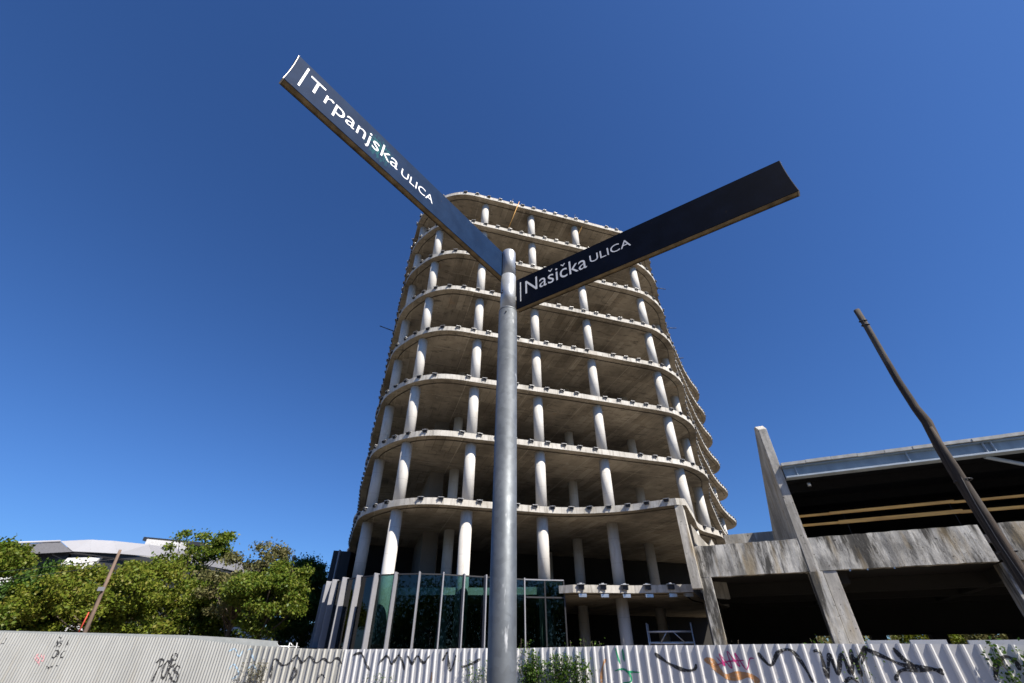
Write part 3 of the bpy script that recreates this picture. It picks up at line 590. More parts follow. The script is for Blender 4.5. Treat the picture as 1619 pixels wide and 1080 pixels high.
def paint(color, pts, wd):
    i = seg_of(sum(p[0] for p in pts)/len(pts)); a, b = Vector(FP[i]), Vector(FP[i+1]); T = (b-a).normalized()
    P = [Vector(((p[0]-a.x)/T.x, p[1])) for p in pts]; L = (b-a).length
    C = []
    for k in range(len(P)-1):
        p0 = P[max(0, k-1)]; p1 = P[k]; p2 = P[k+1]; p3 = P[min(len(P)-1, k+2)]; m = max(2, int((p2-p1).length/.014))
        for j in range(m):
            s = j/m; C.append(.5*((2*p1)+(p2-p0)*s+(2*p0-5*p1+4*p2-p3)*s*s+(-p0+3*p1-3*p2+p3)*s**3))
    C.append(P[-1]); nw = 7; V = []; Fs = []
    for k, c in enumerate(C):
        d = (C[min(k+1, len(C)-1)]-C[max(k-1, 0)]); d = d.normalized() if d.length > 1e-6 else Vector((1, 0)); n = Vector((-d.y, d.x))
        ww = wd*(.8+.25*math.sin(k*.17+len(C)))*min(1, .45+k*.12, .45+(len(C)-1-k)*.12)
        for j in range(nw):
            q = c+n*ww*((j/(nw-1))-.5); u = min(max(q.x, 0), L-.001); x, y = fence_xy(i, u, .0085); V.append((x, y, min(q.y, ftop(x)-.01)))
    for k in range(len(C)-1):
        for j in range(nw-1): Fs.append((k*nw+j, (k+1)*nw+j, (k+1)*nw+j+1, k*nw+j+1))
    o = MB().add(V, Fs).build('graffiti_stroke', M['spray_'+color], FENCES[i]); o.matrix_parent_inverse = Matrix.Translation((-a.x, -a.y, 0))
    o['label'] = color+' spray paint stroke'
for c, ss in STROKES.items():
    for pts in ss:
        x = pts[0][0]; wd = WID[c]*(1.0 if x > 3 else .85)
        if c == 'black' and x < -11: wd = .062 if x > -13 else .05
        if c == 'orange' and x > 4: wd = .16
        paint(c, pts, wd)

# ---------------------------------------------------------------- street sign post
PX, PY = -.018, 1.62
post = empty('sign_post', (PX, PY, 0), label='round galvanised street sign post in the centre foreground', cat='post')
pinv = Matrix.Translation((-PX, -PY, 0))
def pp(mb, name, mat, **k): o = mb.build(name, mat, post, **k); o.matrix_parent_inverse = pinv; return o
lean = lambda h: (PX-.010+.0055*(h-HC), PY)
def tp(h0, h1, r, n=48, extra=()):
    hs = [h0]+list(extra)+[h1]; return MB().tube([(lean(h)[0], lean(h)[1], h) for h in hs], r, n)
zl = lambda v: v+HC
pp(tp(0.1, zl(1.362), [.0445, .0445], 48), 'pole', M['galv'])
pp(MB().tube([(*lean(zl(1.362)), zl(1.362)), (*lean(zl(1.372)), zl(1.372)), (*lean(zl(1.378)), zl(1.378))], [.0445, .0435, .039], 48), 'collar', M['galv'])
pp(MB().tube([(*lean(zl(1.37)), zl(1.37)), (*lean(zl(1.605)), zl(1.605))], .0385, 48), 'sleeve', M['sleeve'])
pp(MB().tube([(*lean(zl(1.610)), zl(1.610)), (*lean(zl(1.785)), zl(1.785)), (*lean(zl(1.792)), zl(1.792)), (*lean(zl(1.793)), zl(1.793))], [.0365, .0365, .034, .030], 48), 'top_sleeve', M['sleeve'])
pp(MB().tube([(*lean(zl(1.6)), zl(1.6)), (*lean(zl(1.612)), zl(1.612))], .033, 32), 'joint', M['dark_steel'])
def bolt(az, h, rr, r=.0062):
    x, y = lean(h); dx, dy = math.sin(rad(az)), math.cos(rad(az))
    pp(MB().tube([(x+dx*(rr-.004), y+dy*(rr-.004), h), (x+dx*(rr+.004), y+dy*(rr+.004), h)], r, 6, smooth=False), 'bolt', M['dark_steel'])
bolt(100, zl(1.70), .0365); bolt(104, zl(1.665), .0365, .003); bolt(232, zl(1.475), .0385); bolt(228, zl(1.49), .0385, .003); bolt(190, zl(1.335), .0445, .0035)

def sign(name_, T0, T1, z0, z1, bars, texts, mat, label, s_off=0., textflip=1):
    # T0 -> T1 runs left to right as read; the lettered face is on the right-hand side of that direction (towards the camera)
    a, b = Vector(T0), Vector(T1); t = (b-a).normalized(); nn = Vector((t.y, -t.x)); L = (b-a).length; TH = .030
    R = empty(name_, (a.x, a.y, 0), label=label, cat='street sign', group='street name signs on the post'); ri = Matrix.Translation((-a.x, -a.y, 0))
    def W(s, d, h): p = a+t*s+nn*d; return (p.x, p.y, h)
    def bd(mb, nm, mt, bev=0, par=None):
        o = mb.build(nm, mt, par or R, bevel=bev); o.matrix_parent_inverse = ri if par is None else Matrix(); return o
    # plate: outer end is dished, so the corners stand out
    free_left = textflip == 1; n = 9; H = z1-z0
    def ends(k):   # inward bow of the free end along the height
        q = k/(n-1); return .0032*(1-(2*q-1)**2)
    ring = []
    for k in range(n): ring.append((ends(k) if free_left else 0., z0+H*k/(n-1)))
    for k in range(n-1, -1, -1): ring.append((L-(0. if free_left else ends(k)), z0+H*k/(n-1)))
    def plate(d0, d1, grow, nm, mt, bev=0):
        mb = MB(); V = []
        for d in (d0, d1):
            for (s, h) in ring: V.append(W(s, d, h))
        m = len(ring); mb.add(V, [tuple(range(m)), tuple(range(2*m-1, m-1, -1))]+[(i, i+m, (i+1) % m+m, (i+1) % m) for i in range(m)]); return bd(mb, nm, mt, bev)
    plate(0, -.0025, 0, 'face_plate', mat, .0006)
    plate(-TH, -TH+.0025, 0, 'back_plate', M['navy'], .0006)
    e = .004
    bd(MB().hexa([W(e, -.0028, z0+.003), W(L-e, -.0028, z0+.003), W(L-e, -TH+.0028, z0+.003), W(e, -TH+.0028, z0+.003), W(e, -.0028, z0+.007), W(L-e, -.0028, z0+.007), W(L-e, -TH+.0028, z0+.007), W(e, -TH+.0028, z0+.007)]), 'lower_channel', M['sign_under'])
    for d in (-.0045, -TH+.0031):
        bd(MB().hexa([W(e, d, z0+.0003), W(L-e, d, z0+.0003), W(L-e, d+.0014, z0+.0003), W(e, d+.0014, z0+.0003), W(e, d, z0+.0029), W(L-e, d, z0+.0029), W(L-e, d+.0014, z0+.0029), W(e, d+.0014, z0+.0029)]), 'channel_lip', M['sign_under'])
    bd(MB().hexa([W(e, -.0028, z1-.006), W(L-e, -.0028, z1-.006), W(L-e, -TH+.0028, z1-.006), W(e, -TH+.0028, z1-.006), W(e, -.0028, z1-.002), W(L-e, -.0028, z1-.002), W(L-e, -TH+.0028, z1-.002), W(e, -TH+.0028, z1-.002)]), 'upper_channel', M['sign_edge'])
    # dished end cap in bare metal with two folded lips
    s0 = (lambda k: ends(k)) if free_left else (lambda k: L-ends(k)); sg = -1 if free_left else 1
    V = []; F = []
    for k in range(n):
        h = z0+H*k/(n-1); s = s0(k)
        for ds, d in ((sg*.0016, -.001), (sg*.0016, -TH+.001), (-sg*.003, -TH+.001), (-sg*.003, -.001)): V.append(W(s+ds, d, h))
    for k in range(n-1):
        for q in range(4): F.append((k*4+q, k*4+(q+1) % 4, k*4+4+(q+1) % 4, k*4+4+q))
    F += [(3, 2, 1, 0), ((n-1)*4, (n-1)*4+1, (n-1)*4+2, (n-1)*4+3)]
    cap = bd(MB().add(V, F), 'end_cap', M['sign_edge'])
    gv = MB(); V = []; F = []
    for k in range(n):
        h = z0+H*k/(n-1); s = s0(k)
        for ds, d in ((sg*.0021, -.009), (sg*.0021, -TH+.009)): V.append(W(s+ds, d, h))
    for k in range(n-1): F.append((2*k, 2*k+1, 2*k+3, 2*k+2))
    bd(gv.add(V, F), 'end_groove', M['dark_steel'], 0, cap)
    for (s, h0, h1, wd) in bars:
        bd(MB().hexa([W(s, .0004, h0), W(s+wd, .0004, h0), W(s+wd, .0001, h0), W(s, .0001, h0), W(s, .0004, h1), W(s+wd, .0004, h1), W(s+wd, .0001, h1), W(s, .0001, h1)]), 'bar_mark', M['letter'])
    for (txt, s, s_end, hb_, cap_h, bold) in texts:
        plainT = txt.replace('\u0161', 's').replace('\u010d', 'c'); c = bpy.data.curves.new('text', 'FONT'); c.body = plainT; c.size = 1; c.extrude = 0; c.offset = bold; c.resolution_u = 6
        o = bpy.data.objects.new('text_tmp', c); COL.objects.link(o); bpy.context.view_layer.update()
        dg = bpy.context.evaluated_depsgraph_get(); me = bpy.data.meshes.new_from_object(o.evaluated_get(dg)); bpy.data.objects.remove(o)
        c2 = bpy.data.curves.new('t2', 'FONT'); c2.body = 'N'; o2 = bpy.data.objects.new('t2', c2); COL.objects.link(o2); bpy.context.view_layer.update(); capu = o2.dimensions.y; bpy.data.objects.remove(o2)
        xs = [v.co.x for v in me.vertices]; x0, x1 = min(xs), max(xs); sx = (s_end-s)/(x1-x0); sy = cap_h/capu
        for v in me.vertices: v.co = Vector(W(s+(v.co.x-x0)*sx, .0005, hb_+v.co.y*sy))
        me.materials.clear(); me.materials.append(M['letter']); me.update()
        for k, ch in enumerate(txt):
            if ch in '\u0161\u010d':                       # caron over the letter
                def width(st):
                    c3 = bpy.data.curves.new('t3', 'FONT'); c3.body = st; c3.offset = bold; o3 = bpy.data.objects.new('t3', c3); COL.objects.link(o3); bpy.context.view_layer.update()
                    bb = [v[0] for v in o3.bound_box]; bpy.data.objects.remove(o3); return min(bb), max(bb)
                xm = width(plainT[:k+1])[1]; a1, b1 = width(plainT[k]); cx = s+(xm-(b1-a1)/2-x0)*sx; cz = hb_+cap_h*.86; w2 = .0125; th = .0065; hh = .014
                P = [(cx, cz), (cx+w2, cz+hh), (cx+w2-.004, cz+hh+th*.6), (cx, cz+th*1.35), (cx-w2+.004, cz+hh+th*.6), (cx-w2, cz+hh)]
                bd(MB().add([W(u_, .0005, v_) for u_, v_ in P], [tuple(range(6))]), 'caron', M['letter'])
        q = link('lettering', me, R); q.matrix_parent_inverse = ri; q['label'] = 'white lettering reading '+txt
    return R
sign('street_sign', (-.786, .655), (-.030, 1.638), zl(1.600), zl(1.785), [(.042, zl(1.630), zl(1.764), .007)],
     [('Trpanjska', .064, .487, zl(1.663), .079, -.004), ('ULICA', .507, .694, zl(1.658), .046, -.001)], M['navy_worn'], 'street name plate pointing up to the left that reads Trpanjska', 0, 1)
sign('street_sign', (.020, 1.618), (1.052, .943), zl(1.384), zl(1.582), [(.024, zl(1.425), zl(1.555), .006)],
     [('Na\u0161i\u010dka', .056, .392, zl(1.460), .086, -.002), ('ULICA', .409, .607, zl(1.478), .046, -.001)], M['navy'], 'street name plate pointing to the right that reads Na\u0161i\u010dka', 0, -1)

# ---------------------------------------------------------------- wooden poles and wires
rp = empty('wooden_pole', (8.62, 8.34, 0), label='tall crooked weathered wooden pole with a stub strapped beside it at the right', cat='pole'); ri_ = Matrix.Translation((-8.62, -8.34, 0))
base = [(12/9.3*x, 12/9.3*y, 12/9.3*zz+HC) for x, y, zz in [(6.74, 6.41, 5.49), (6.74, 6.41, 5.06), (6.728, 6.422, 4.43), (6.72, 6.43, 3.88), (6.728, 6.422, 3.36), (6.75, 6.403, 3.10), (6.726, 6.424, 2.70), (6.72, 6.43, 2.3), (6.725, 6.43, 1.96), (6.73, 6.43, 1.57), (6.74, 6.43, 1.31), (6.75, 6.43, .9), (6.76, 6.43, -1.24)]]
rs_ = [.066, .066, .068, .072, .078, .092, .086, .085, .088, .09, .092, .095, .10]
pts = smooth_pts = []
for (p, r) in zip(base, rs_): pts.append((p, r))
o = MB().tube([p for p, r in pts], [r for p, r in pts], 14).build('upper_pole', M['wood'], rp); o.matrix_parent_inverse = ri_
st = [(8.63, 8.14, 0), (8.61, 8.15, 2.6), (8.60, 8.16, 3.8), (8.61, 8.17, 4.6), (8.65, 8.19, 5.45)]
o = MB().tube(st, [.10, .092, .085, .072, .03], 12).build('stub_pole', M['wood'], rp); o.matrix_parent_inverse = ri_
for h in (3.1, 4.35): 
    o = MB().tube([(8.66+.118*math.cos(q), 8.22+.15*math.sin(q), h) for q in np.linspace(0, 2*math.pi, 17)], .011, 5).build('strap_wire', M['dark_steel'], rp); o.matrix_parent_inverse = ri_
for h in (8.2, 8.33):
    o = MB().tube([(8.69+.075*math.cos(q), 8.27+.075*math.sin(q), h+.02*math.sin(q)) for q in np.linspace(0, 2*math.pi, 13)], .014, 5).build('wire_loop', M['dark_steel'], rp); o.matrix_parent_inverse = ri_
o = MB().tube([(8.50, 8.06, 0.3), (8.49, 8.06, 2.6), (8.47, 8.08, 3.2), (8.5, 8.1, 3.9), (8.6, 8.13, 4.7)], .007, 5).build('cable', M['dark_steel'], rp); o.matrix_parent_inverse = ri_
lp = empty('wooden_pole', (-16.5, 20.1, 0), label='thin reddish wooden pole standing behind the fence at the far left', cat='pole'); li = Matrix.Translation((16.5, -20.1, 0))
for (p, r, nm, mt) in (([(-16.5, 20.1, 0), (-16.5, 20.1, 2.4), (-16.55, 20.05, 3.6), (-16.62, 20.0, 5.25)], [.085, .075, .065, .05], 'pole_shaft', 'wood_red'), ([(-16.66, 20.0, 2.2), (-16.6, 19.95, 3.0)], [.025, .02], 'red_cable', 'red_paint')):
    o = MB().tube(p, r, 10).build(nm, M[mt], lp); o.matrix_parent_inverse = li
o = MB().box(-16.66, -16.46, 19.88, 19.98, 3.72, 3.86).build('junction_box', M['alu'], lp); o.matrix_parent_inverse = li
def wire(a, b, sag, lab):
    a, b = Vector(a), Vector(b); P = [a.lerp(b, t)-Vector((0, 0, sag*4*t*(1-t))) for t in np.linspace(0, 1, 14)]
    tag(MB().tube(P, .012, 4).build('overhead_wire', M['dark_steel']), lab, 'wire', 'wires from the thin pole')
wire((-16.6, 20, 4.9), (-38, 21, 4.4), .5, 'upper slack wire running left from the thin reddish pole'); wire((-16.6, 20, 4.7), (-38, 22, 3.9), .55, 'lower slack wire running left from the thin reddish pole')

# ---------------------------------------------------------------- foliage
def leaf_mesh(name, C, size, mat, up=.35, asp=.62, seed=0):
    r = np.random.default_rng(seed); C = np.asarray(C, float); n = len(C)
    nr = r.normal(size=(n, 3)); nr[:, 2] += up*1.5; nr /= np.linalg.norm(nr, axis=1)[:, None]
    a = r.normal(size=(n, 3)); a -= nr*(a*nr).sum(1)[:, None]; a /= np.linalg.norm(a, axis=1)[:, None]; b = np.cross(nr, a)
    s = size*(.6+.8*r.random((n, 1))); V = np.empty((n, 4, 3)); V[:, 0] = C-a*s*.5; V[:, 1] = C+b*s*asp*.5+nr*s*.06; V[:, 2] = C+a*s*.5; V[:, 3] = C-b*s*asp*.5+nr*s*.06
    me = bpy.data.meshes.new(name); me.vertices.add(n*4); me.vertices.foreach_set('co', V.ravel()); me.loops.add(n*4); me.loops.foreach_set('vertex_index', np.arange(n*4, dtype=np.int32))
    me.polygons.add(n); me.polygons.foreach_set('loop_start', np.arange(0, n*4, 4, dtype=np.int32)); me.polygons.foreach_set('loop_total', np.full(n, 4, dtype=np.int32)); me.materials.append(mat); me.update(); me.validate(); return me
def tree(x, y, h, rx, z0, leafmat, label, seed, nclump=90, per=260, size=.17, cl=.55, lobes=None, droop=0., shape='round', sc=1.):
    if sc != 1: h = 1.6+(h-1.6)*sc; lobes = [(a*sc, b*sc, 1.6+(c-1.6)*sc, d*sc, e*sc) for a, b, c, d, e in lobes]; cl *= sc; size *= .5+.5*sc
    r = np.random.default_rng(seed); T = empty('tree', (x, y, 0), label=label, cat='tree', group='trees behind the left fence')
    mb = MB(); mb.tube([(0, 0, 0), (.08, .03, h*.25), (-.05, .05, h*.5), (.05, 0, h*.85)], [.17, .14, .10, .03], 8)
    Cs = []
    lob = lobes or [(0, 0, (h+z0)/2, rx, (h-z0)/2)]
    for k in range(nclump):
        lx, ly, lz, lr, lh = lob[r.integers(len(lob))]; d = r.normal(size=3); d /= np.linalg.norm(d); q = (.35+.65*r.random()**.45)
        zc = d[2]*q; wd = 1.
        if shape == 'cone': wd = np.clip(.95-.75*(zc+.2), .2, 1.05)
        Cs.append((lx+d[0]*q*lr*wd, ly+d[1]*q*lr*wd, lz+zc*lh))
    P = []
    for i, c in enumerate(Cs):
        m = int(per*(.5+r.random())); s = cl*(.6+.7*r.random()); g = r.normal(size=(m, 3))*np.array([s, s, s*.6]); g[:, 2] -= droop*(g[:, 0]**2+g[:, 1]**2)
        P.append(np.array(c)+g*.62)
        if i % 3 == 0:
            st_ = (0, 0, max(h*.18, min(c[2]*.62, h*.7))); mid = ((c[0]+st_[0])*.5, (c[1]+st_[1])*.5, (c[2]+st_[2])*.5-.1); mb.tube([st_, mid, c], [.055, .035, .012], 5)
    mb.build('trunk', M['bark'], T); link('crown', leaf_mesh('crown', np.concatenate(P), size, leafmat, seed=seed), T)
    return T
def pol(az, D): return (D*math.sin(rad(az)), D*math.cos(rad(az)))
x, y = pol(-48.6, 33); tree(x, y, 6.5, 2.9, 2.2, M['leaf_mid'], 'dark drooping tree cut by the left edge of the photo', 1, 70, 400, .15, .42, droop=.5, lobes=[(0, 0, 4.9, 1.9, 1.5), (.8, -.6, 3.6, 2.5, 1.3), (1.2, 0, 5.3, 1.2, .5)])
x, y = pol(-44.2, 36); tree(x, y, 5.5, 2.4, 1.8, M['leaf_dark'], 'shaded dark green tree between the leftmost tree and the thin pole', 2, 80, 260, .16, .5, lobes=[(0, 0, 3.3, 1.8, 1.6), (.9, 0, 4.6, 1.3, .9)])
x, y = pol(-38.6, 34); tree(x, y, 6.2, 4.3, 1.9, M['leaf_yellow'], 'broad yellowish green tree right behind the thin reddish pole', 3, 150, 430, .15, .46, lobes=[(-2.4, 0, 3.3, 1.9, 1.5), (-.4, 0, 4.0, 2.5, 1.9), (1.8, .3, 4.1, 2.3, 1.9), (0, -.8, 3.9, 3.4, 1.1)])
x, y = pol(-34.2, 40); tree(x, y, 9.1, 2.6, 2.2, M['leaf_mid'], 'tall loose green tree whose sprigs rise above the arena roof', 4, 60, 110, .19, .36, lobes=[(-.9, 0, 7.2, 1.3, 1.7), (1.3, 0, 7.5, 1.5, 1.2), (.4, 0, 5.2, 2.5, 2.0), (2.3, 0, 8.0, .7, .9)])
x, y = pol(-31.5, 35); tree(x, y, 5.6, 3.0, 1.9, M['leaf_mid'], 'bright green bushy tree in the middle of the row, lower than its neighbours', 5, 90, 400, .15, .46, lobes=[(0, 0, 3.7, 2.8, 1.9), (1.6, 0, 4.2, 1.7, 1.4)])
x, y = pol(-28.6, 31); tree(x, y, 8.6, 2.6, 2.0, M['leaf_olive'], 'olive brown thinning tree with sparse top near the tower', 6, 80, 120, .17, .42, lobes=[(-.9, 0, 6.6, 1.9, 1.3), (1.4, 0, 7.3, 1.8, 1.25), (0, 0, 5.2, 2.6, 1.6)], sc=.756)
x, y = pol(-26.0, 28); tree(x, y, 6.6, 2.5, 1.8, M['leaf_mid'], 'full green tree in front of the olive brown thinning tree', 7, 95, 420, .14, .48, lobes=[(0, 0, 4.5, 2.3, 1.8), (.9, 0, 5.6, 1.3, 1.0), (-1.3, 0, 5.0, 1.1, .9)], sc=.78)
x, y = pol(-24.0, 39); tree(x, y, 7.6, 2.0, 1.8, M['leaf_dark'], 'dark green tree next to the rightmost conical tree', 8, 110, 260, .15, .5, lobes=[(0, 0, 5.0, 2.0, 2.3), (.2, 0, 6.3, 1.4, 1.2)])
x, y = pol(-21.9, 42); tree(x, y, 7.8, 1.9, 1.6, M['leaf_dark'], 'dark conical evergreen right beside the glazed base of the tower', 9, 120, 260, .15, .4, shape='cone', lobes=[(0, 0, 4.7, 2.3, 3.1)])
# greenery behind the concrete hall
for i, (u, v, h, rx) in enumerate(((10.2, 15.5, 4.4, 2.1), (13.8, 16.2, 4.3, 2.0), (17.6, 15.6, 4.5, 2.4), (22.2, 16.5, 4.6, 2.6))):
    x, y = FB(u, v); lab = ['yellow green bush seen through the hall next to the split pier', 'brownish bush seen low through the middle of the hall', 'wide green bush seen low through the right part of the hall', 'bush farthest right behind the concrete hall'][i]
    T = empty('bush', (x, y, 0), label=lab, cat='bush', group='bushes behind the hall'); r = np.random.default_rng(40+i)
    d = r.normal(size=(9000, 3)); d /= np.linalg.norm(d, axis=1)[:, None]; d *= (r.random((9000, 1))**.35); C = d*np.array([rx, 1.1, h/2])+np.array([0, 0, h/2]); C += r.normal(size=C.shape)*.12
    link('foliage', leaf_mesh('foliage', C, .14, M['leaf_olive' if i == 1 else 'leaf_yellow'], seed=50+i), T); MB().tube([(0, 0, 0), (0, 0, h*.6)], [.06, .02], 6).build('stem', M['bark'], T)
# a wood across the street behind the viewer: it is what the glass and the pole reflect
W_ = np.random.default_rng(5); n_w = 130000; cx = W_.uniform(-75, 75, 220); cy = -34-W_.uniform(0, 10, 220); cz = W_.uniform(1.5, 12.0, 220); k_ = W_.integers(220, size=n_w)
Cw = np.stack([cx[k_], cy[k_], cz[k_]], 1)+W_.normal(size=(n_w, 3))*np.array([2.8, 1.8, 2.0]); Cw[:, 2] = np.abs(Cw[:, 2])
link('far_wood', leaf_mesh('far_wood', Cw, .5, M['leaf_dark'], seed=5), kind='stuff')
cu = W_.uniform(0, 46, 90); cv = W_.uniform(22, 26, 90); cz = W_.uniform(.5, 3.6, 90); k_ = W_.integers(90, size=22000); xy = np.array([FB(a, b) for a, b in zip(cu, cv)])
Cw = np.concatenate([xy[k_], cz[k_][:, None]], 1)+W_.normal(size=(22000, 3))*np.array([.9, .9, .7]); Cw[:, 2] = np.abs(Cw[:, 2])
link('hedge', leaf_mesh('hedge', Cw, .3, M['leaf_olive'], seed=6), kind='stuff')
def climber(x0, x1, i, n, zlo, zhi, label, cat, seed, mat='leaf_ivy', size=.055, name='climbing_plant', front=True, spread=.10, stems=7):
    r = np.random.default_rng(seed); a, b = Vector(FP[i]), Vector(FP[i+1]); T = (b-a).normalized(); nn = Vector((T.y, -T.x)); xm = (x0+x1)/2
    u = (xm-a.x)/T.x; bx, by = a+T*u+nn*(.15 if front else -.2); R = empty(name, (bx, by, 0), label=label, cat=cat); mb = MB(); P = []
    for s in range(stems):
        xs = x0+(x1-x0)*(s+.5+r.uniform(-.3, .3))/stems; us = (xs-a.x)/T.x; top = zlo+(zhi-zlo)*r.uniform(.45, 1)**.7; pts = []; q = us; nseg = 9
        for k in range(nseg):
            zz = top*k/(nseg-1); p = a+T*q+nn*((.07+r.uniform(0, spread)) if front else -(.12+r.uniform(0, spread))); pts.append((p.x-bx, p.y-by, zz)); q += r.uniform(-.07, .07)
        mb.tube(pts, [.009*(1-k/nseg)+.003 for k in range(nseg)], 5)
        pa = np.array(pts); m = n//stems; tt = r.random(m)**.8*(nseg-1.001); k = tt.astype(int); fr = (tt-k)[:, None]; c = pa[k]*(1-fr)+pa[k+1]*fr
        off = r.normal(size=(m, 3))*np.array([.10, .10, .06]); off -= np.outer(off@np.array([nn.x, nn.y, 0]), np.array([nn.x, nn.y, 0]))*.6; P.append(c+off)
    mb.build('stem', M['bark'], R); link('leaves', leaf_mesh('leaves', np.concatenate(P), size, M[mat], seed=seed), R)
    return R
climber(.30, 2.0, 2, 5200, .8, 1.80, 'dense leafy creeper over the white fence just right of the sign post', 'plant', 60, size=.065, stems=13)
climber(.2, .75, 2, 420, 1.1, 2.05, 'thin sprigs rising above the fence top beside the sign post', 'plant', 61, size=.05, stems=4)
climber(1.55, 2.35, 2, 500, 1.7, 2.02, 'leafy shoots standing behind the fence top below the dark slab', 'plant', 62, front=False, stems=6, size=.07)
climber(-1.25, -.45, 2, 420, .6, 1.55, 'low vine climbing the white fence just left of the sign post', 'plant', 63, stems=5, size=.05)
climber(-4.4, -3.6, 2, 200, .6, 1.35, 'small vine at the bottom of the white fence under the glazed facade', 'plant', 64, stems=4, size=.05)
climber(-9.0, -8.2, 1, 900, .8, 1.62, 'feathery dry weed in front of the beige fence', 'weed', 65, mat='weed', size=.05, stems=9)
climber(6.5, 6.95, 3, 140, 1.7, 2.0, 'small green sprig behind the fence at the foot of the split pier', 'plant', 66, front=False, stems=3, size=.08)
climber(5.1, 5.4, 3, 60, 1.8, 1.98, 'small brown weed behind the fence near the corner pier', 'weed', 67, mat='weed', front=False, stems=3, size=.06)
climber(9.25, 10.6, 3, 1500, .8, 1.95, 'creeper on the fence at the lower right edge beside the wooden pole', 'plant', 68, size=.075, stems=10)
climber(7.1, 7.5, 3, 130, 1.2, 1.95, 'wispy stem hanging over the fence in the middle of the black tag', 'plant', 69, stems=3, size=.05)

# ---------------------------------------------------------------- arena and low buildings far left
ar = empty('arena_building', (-50, 60, 0), label='grey arena with a wide faceted roof edge behind the left trees', cat='building'); ai = Matrix.Translation((50, -60, 0))
def arb(mb, name, mat, **k): o = mb.build(name, mat, ar, **k); o.matrix_parent_inverse = ai; return o
Az = lambda v: v+HC
top = [(-52.2, 53.9, 10.75), (-50.3, 55.6, 11.25), (-48.7, 57.0, 11.4), (-46, 59.3, 11.45), (-43.2, 61.4, 11.3), (-39, 64, 10.8), (-34, 67, 10.0)]
bot = [(-51.1, 54.9, 9.85), (-49.9, 55.9, 9.95), (-48.0, 57.6, 10.1), (-45.4, 60.0, 10.2), (-42.7, 62.2, 10.0), (-38.5, 64.8, 9.5), (-33.5, 67.8, 8.8)]
for k in range(len(top)-1):
    a, b, c, d = top[k], top[k+1], bot[k+1], bot[k]
    gap = .006
    arb(MB().hexa([(d[0], d[1], Az(d[2])), (c[0]-gap, c[1], Az(c[2])), (c[0], c[1]+.4, Az(c[2])), (d[0], d[1]+.4, Az(d[2])), (a[0], a[1], Az(a[2])), (b[0]-gap, b[1], Az(b[2])), (b[0], b[1]+.6, Az(b[2])), (a[0], a[1]+.6, Az(a[2]))]), 'roof_fascia', M['roof_grey'])
arb(MB().add([(-52.2, 53.9, Az(10.7)), (-51.1, 54.9, Az(9.8)), (-56.5, 49.5, Az(8.3)), (-58.5, 47.5, Az(8.2)), (-60, 49, Az(8.8)), (-54.5, 57, Az(10.9))], [(0, 1, 2, 3), (0, 3, 4, 5)]), 'roof_soffit', M['roof_under'])
arb(MB().tube([(-52.2, 53.9, Az(10.75)), (-55.4, 50.8, Az(9.9)), (-58.5, 47.5, Az(8.3))], .12, 6), 'roof_trim', M['roof_grey'])
arb(MB().add([(-51.1, 55.3, Az(9.8)), (-33.5, 68.2, Az(8.8)), (-30, 74, Az(8.8)), (-50, 68, Az(9.8)), (-60, 56, Az(8.5))], [(0, 1, 2, 3, 4)]), 'roof_soffit', M['roof_under'])
arb(MB().hexa([(-51.6, 55.6, 0), (-33.4, 68.6, 0), (-33.4, 70, 0), (-52, 58, 0), (-51.6, 55.6, Az(10.4)), (-33.4, 68.6, Az(9.4)), (-33.4, 70, Az(9.4)), (-52, 58, Az(10.4))]), 'dark_wall', M['clad_dark'])
arb(MB().hexa([(-60, 50.5, 0), (-51.8, 55.4, 0), (-52, 58, 0), (-60, 54, 0), (-60, 50.5, Az(9.0)), (-51.8, 55.4, Az(10.4)), (-52, 58, Az(10.4)), (-60, 54, Az(9.0))]), 'dark_wall', M['clad_dark'])
arb(MB().hexa([(-54.2, 51.0, 1), (-52.8, 52.2, 1), (-52.8, 52.8, 1), (-54.2, 51.6, 1), (-51.5, 55.2, Az(9.2)), (-49.2, 57.0, Az(9.6)), (-49.2, 57.6, Az(9.6)), (-51.5, 55.8, Az(9.2))]), 'slanted_strut', M['white_paint'])
arb(MB().hexa([(-57, 49.5, Az(5.4)), (-53.6, 52.6, Az(6.0)), (-53.6, 53.2, Az(6.0)), (-57, 50.1, Az(5.4)), (-57, 49.5, Az(6.2)), (-53.6, 52.6, Az(6.9)), (-53.6, 53.2, Az(6.9)), (-57, 50.1, Az(6.2))]), 'gallery_parapet', M['white_paint'])
arb(MB().prism([(-47.5, 60.5), (-44.2, 62.5), (-44.2, 66), (-47.5, 66)], Az(10), Az(12.35)), 'plant_room', M['white_paint'])
arb(MB().prism([(-48.6, 61.2), (-42.6, 64.5), (-43, 68), (-48.6, 67)], Az(12.3), Az(12.75)), 'plant_room_roof', M['clad_dark'])
lw = empty('low_building', (-42, 58, 0), label='long low white building glimpsed under the left trees', cat='building'); lwi = Matrix.Translation((42, -58, 0))
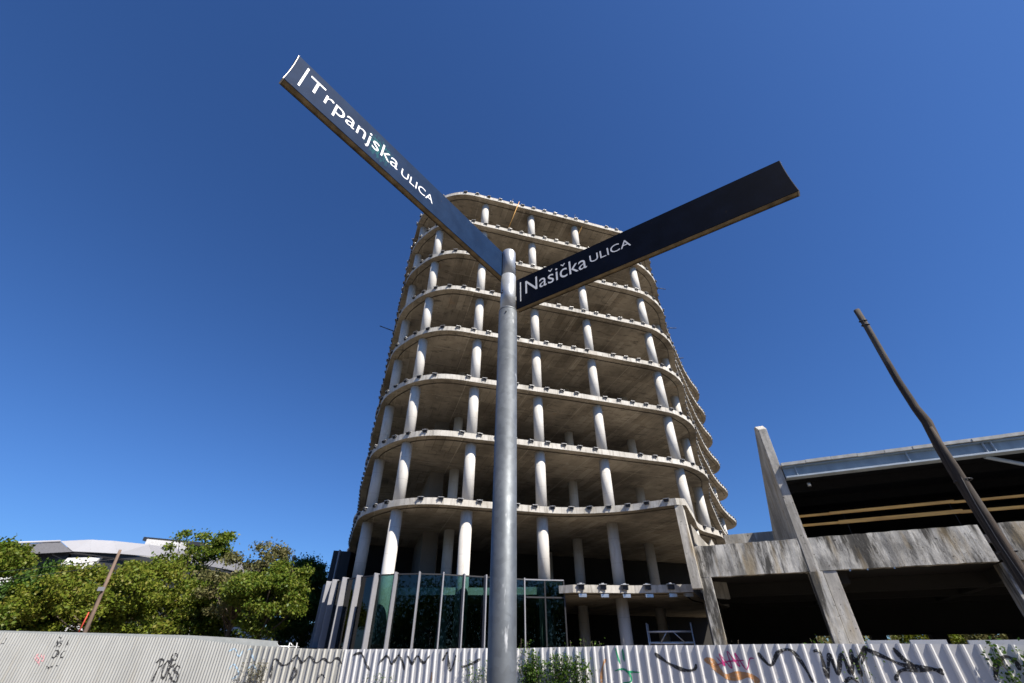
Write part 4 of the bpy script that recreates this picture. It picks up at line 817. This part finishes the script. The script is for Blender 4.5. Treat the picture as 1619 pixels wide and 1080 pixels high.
o = MB().prism([(-62, 44), (-24, 62), (-24, 66), (-62, 48)], 0, 4.3).build('wall', M['white_paint'], lw); o.matrix_parent_inverse = lwi
for k in range(9):
    t = (k+.5)/9; cx, cy = -62+38*t, 44+18*t; o = MB().hexa([(cx-.8, cy-.43, 1.6), (cx+.8, cy+.33, 1.6), (cx+.8, cy+.38, 1.6), (cx-.8, cy-.38, 1.6), (cx-.8, cy-.43, 3.0), (cx+.8, cy+.33, 3.0), (cx+.8, cy+.38, 3.0), (cx-.8, cy-.38, 3.0)]).build('window', M['clad_dark'], lw); o.matrix_parent_inverse = lwi
# light frames behind the beige fence
fr = empty('metal_frame', (-9.6, 23.6, 0), label='small white metal trestle frame behind the beige fence', cat='frame'); fi = Matrix.Translation((9.6, -23.6, 0))
x0_, y0_ = pol(-25.3, 25); x1_, y1_ = pol(-21.9, 25)
for (a, b) in (((0, 1.98), (1, 1.95)), ((0, 1.0), (.04, 2.15)), ((.28, 1.0), (.34, 2.1)), ((.34, 2.1), (.44, 1.98)), ((.24, 1.98), (.34, 2.1)), ((.98, 1.0), (.92, 2.1)), ((.66, 1.0), (.72, 2.1)), ((.72, 2.1), (.84, 1.97))):
    P = [(x0_+(x1_-x0_)*t, y0_+(y1_-y0_)*t, h) for t, h in (a, b)]; o = MB().tube(P, .025, 6).build('frame_tube', M['scaffold'], fr); o.matrix_parent_inverse = fi
bs = MB().prism([(x0_-.6, y0_+1), (x1_+.9, y1_+1.2), (x1_+.9, y1_+3), (x0_-.6, y0_+3)], 0, 1.93).build('site_container', M['clad_dark']); tag(bs, 'low dark blue container roof showing over the beige fence', 'container')
lampx, lampy = pol(-24.6, 44)
lm = empty('street_lamp', (lampx, lampy, 0), label='round white lamp head poking out above the trees', cat='street lamp')
MB().tube([(0, 0, 0), (0, 0, 8.2)], [.06, .04], 8).build('lamp_post', M['scaffold'], lm)
MB().tube([(0, 0, 8.15), (0, 0, 8.22), (0, 0, 8.36), (0, 0, 8.5), (0, 0, 8.54)], [.08, .15, .19, .12, .02], 14).build('lamp_head', M['white_paint'], lm)
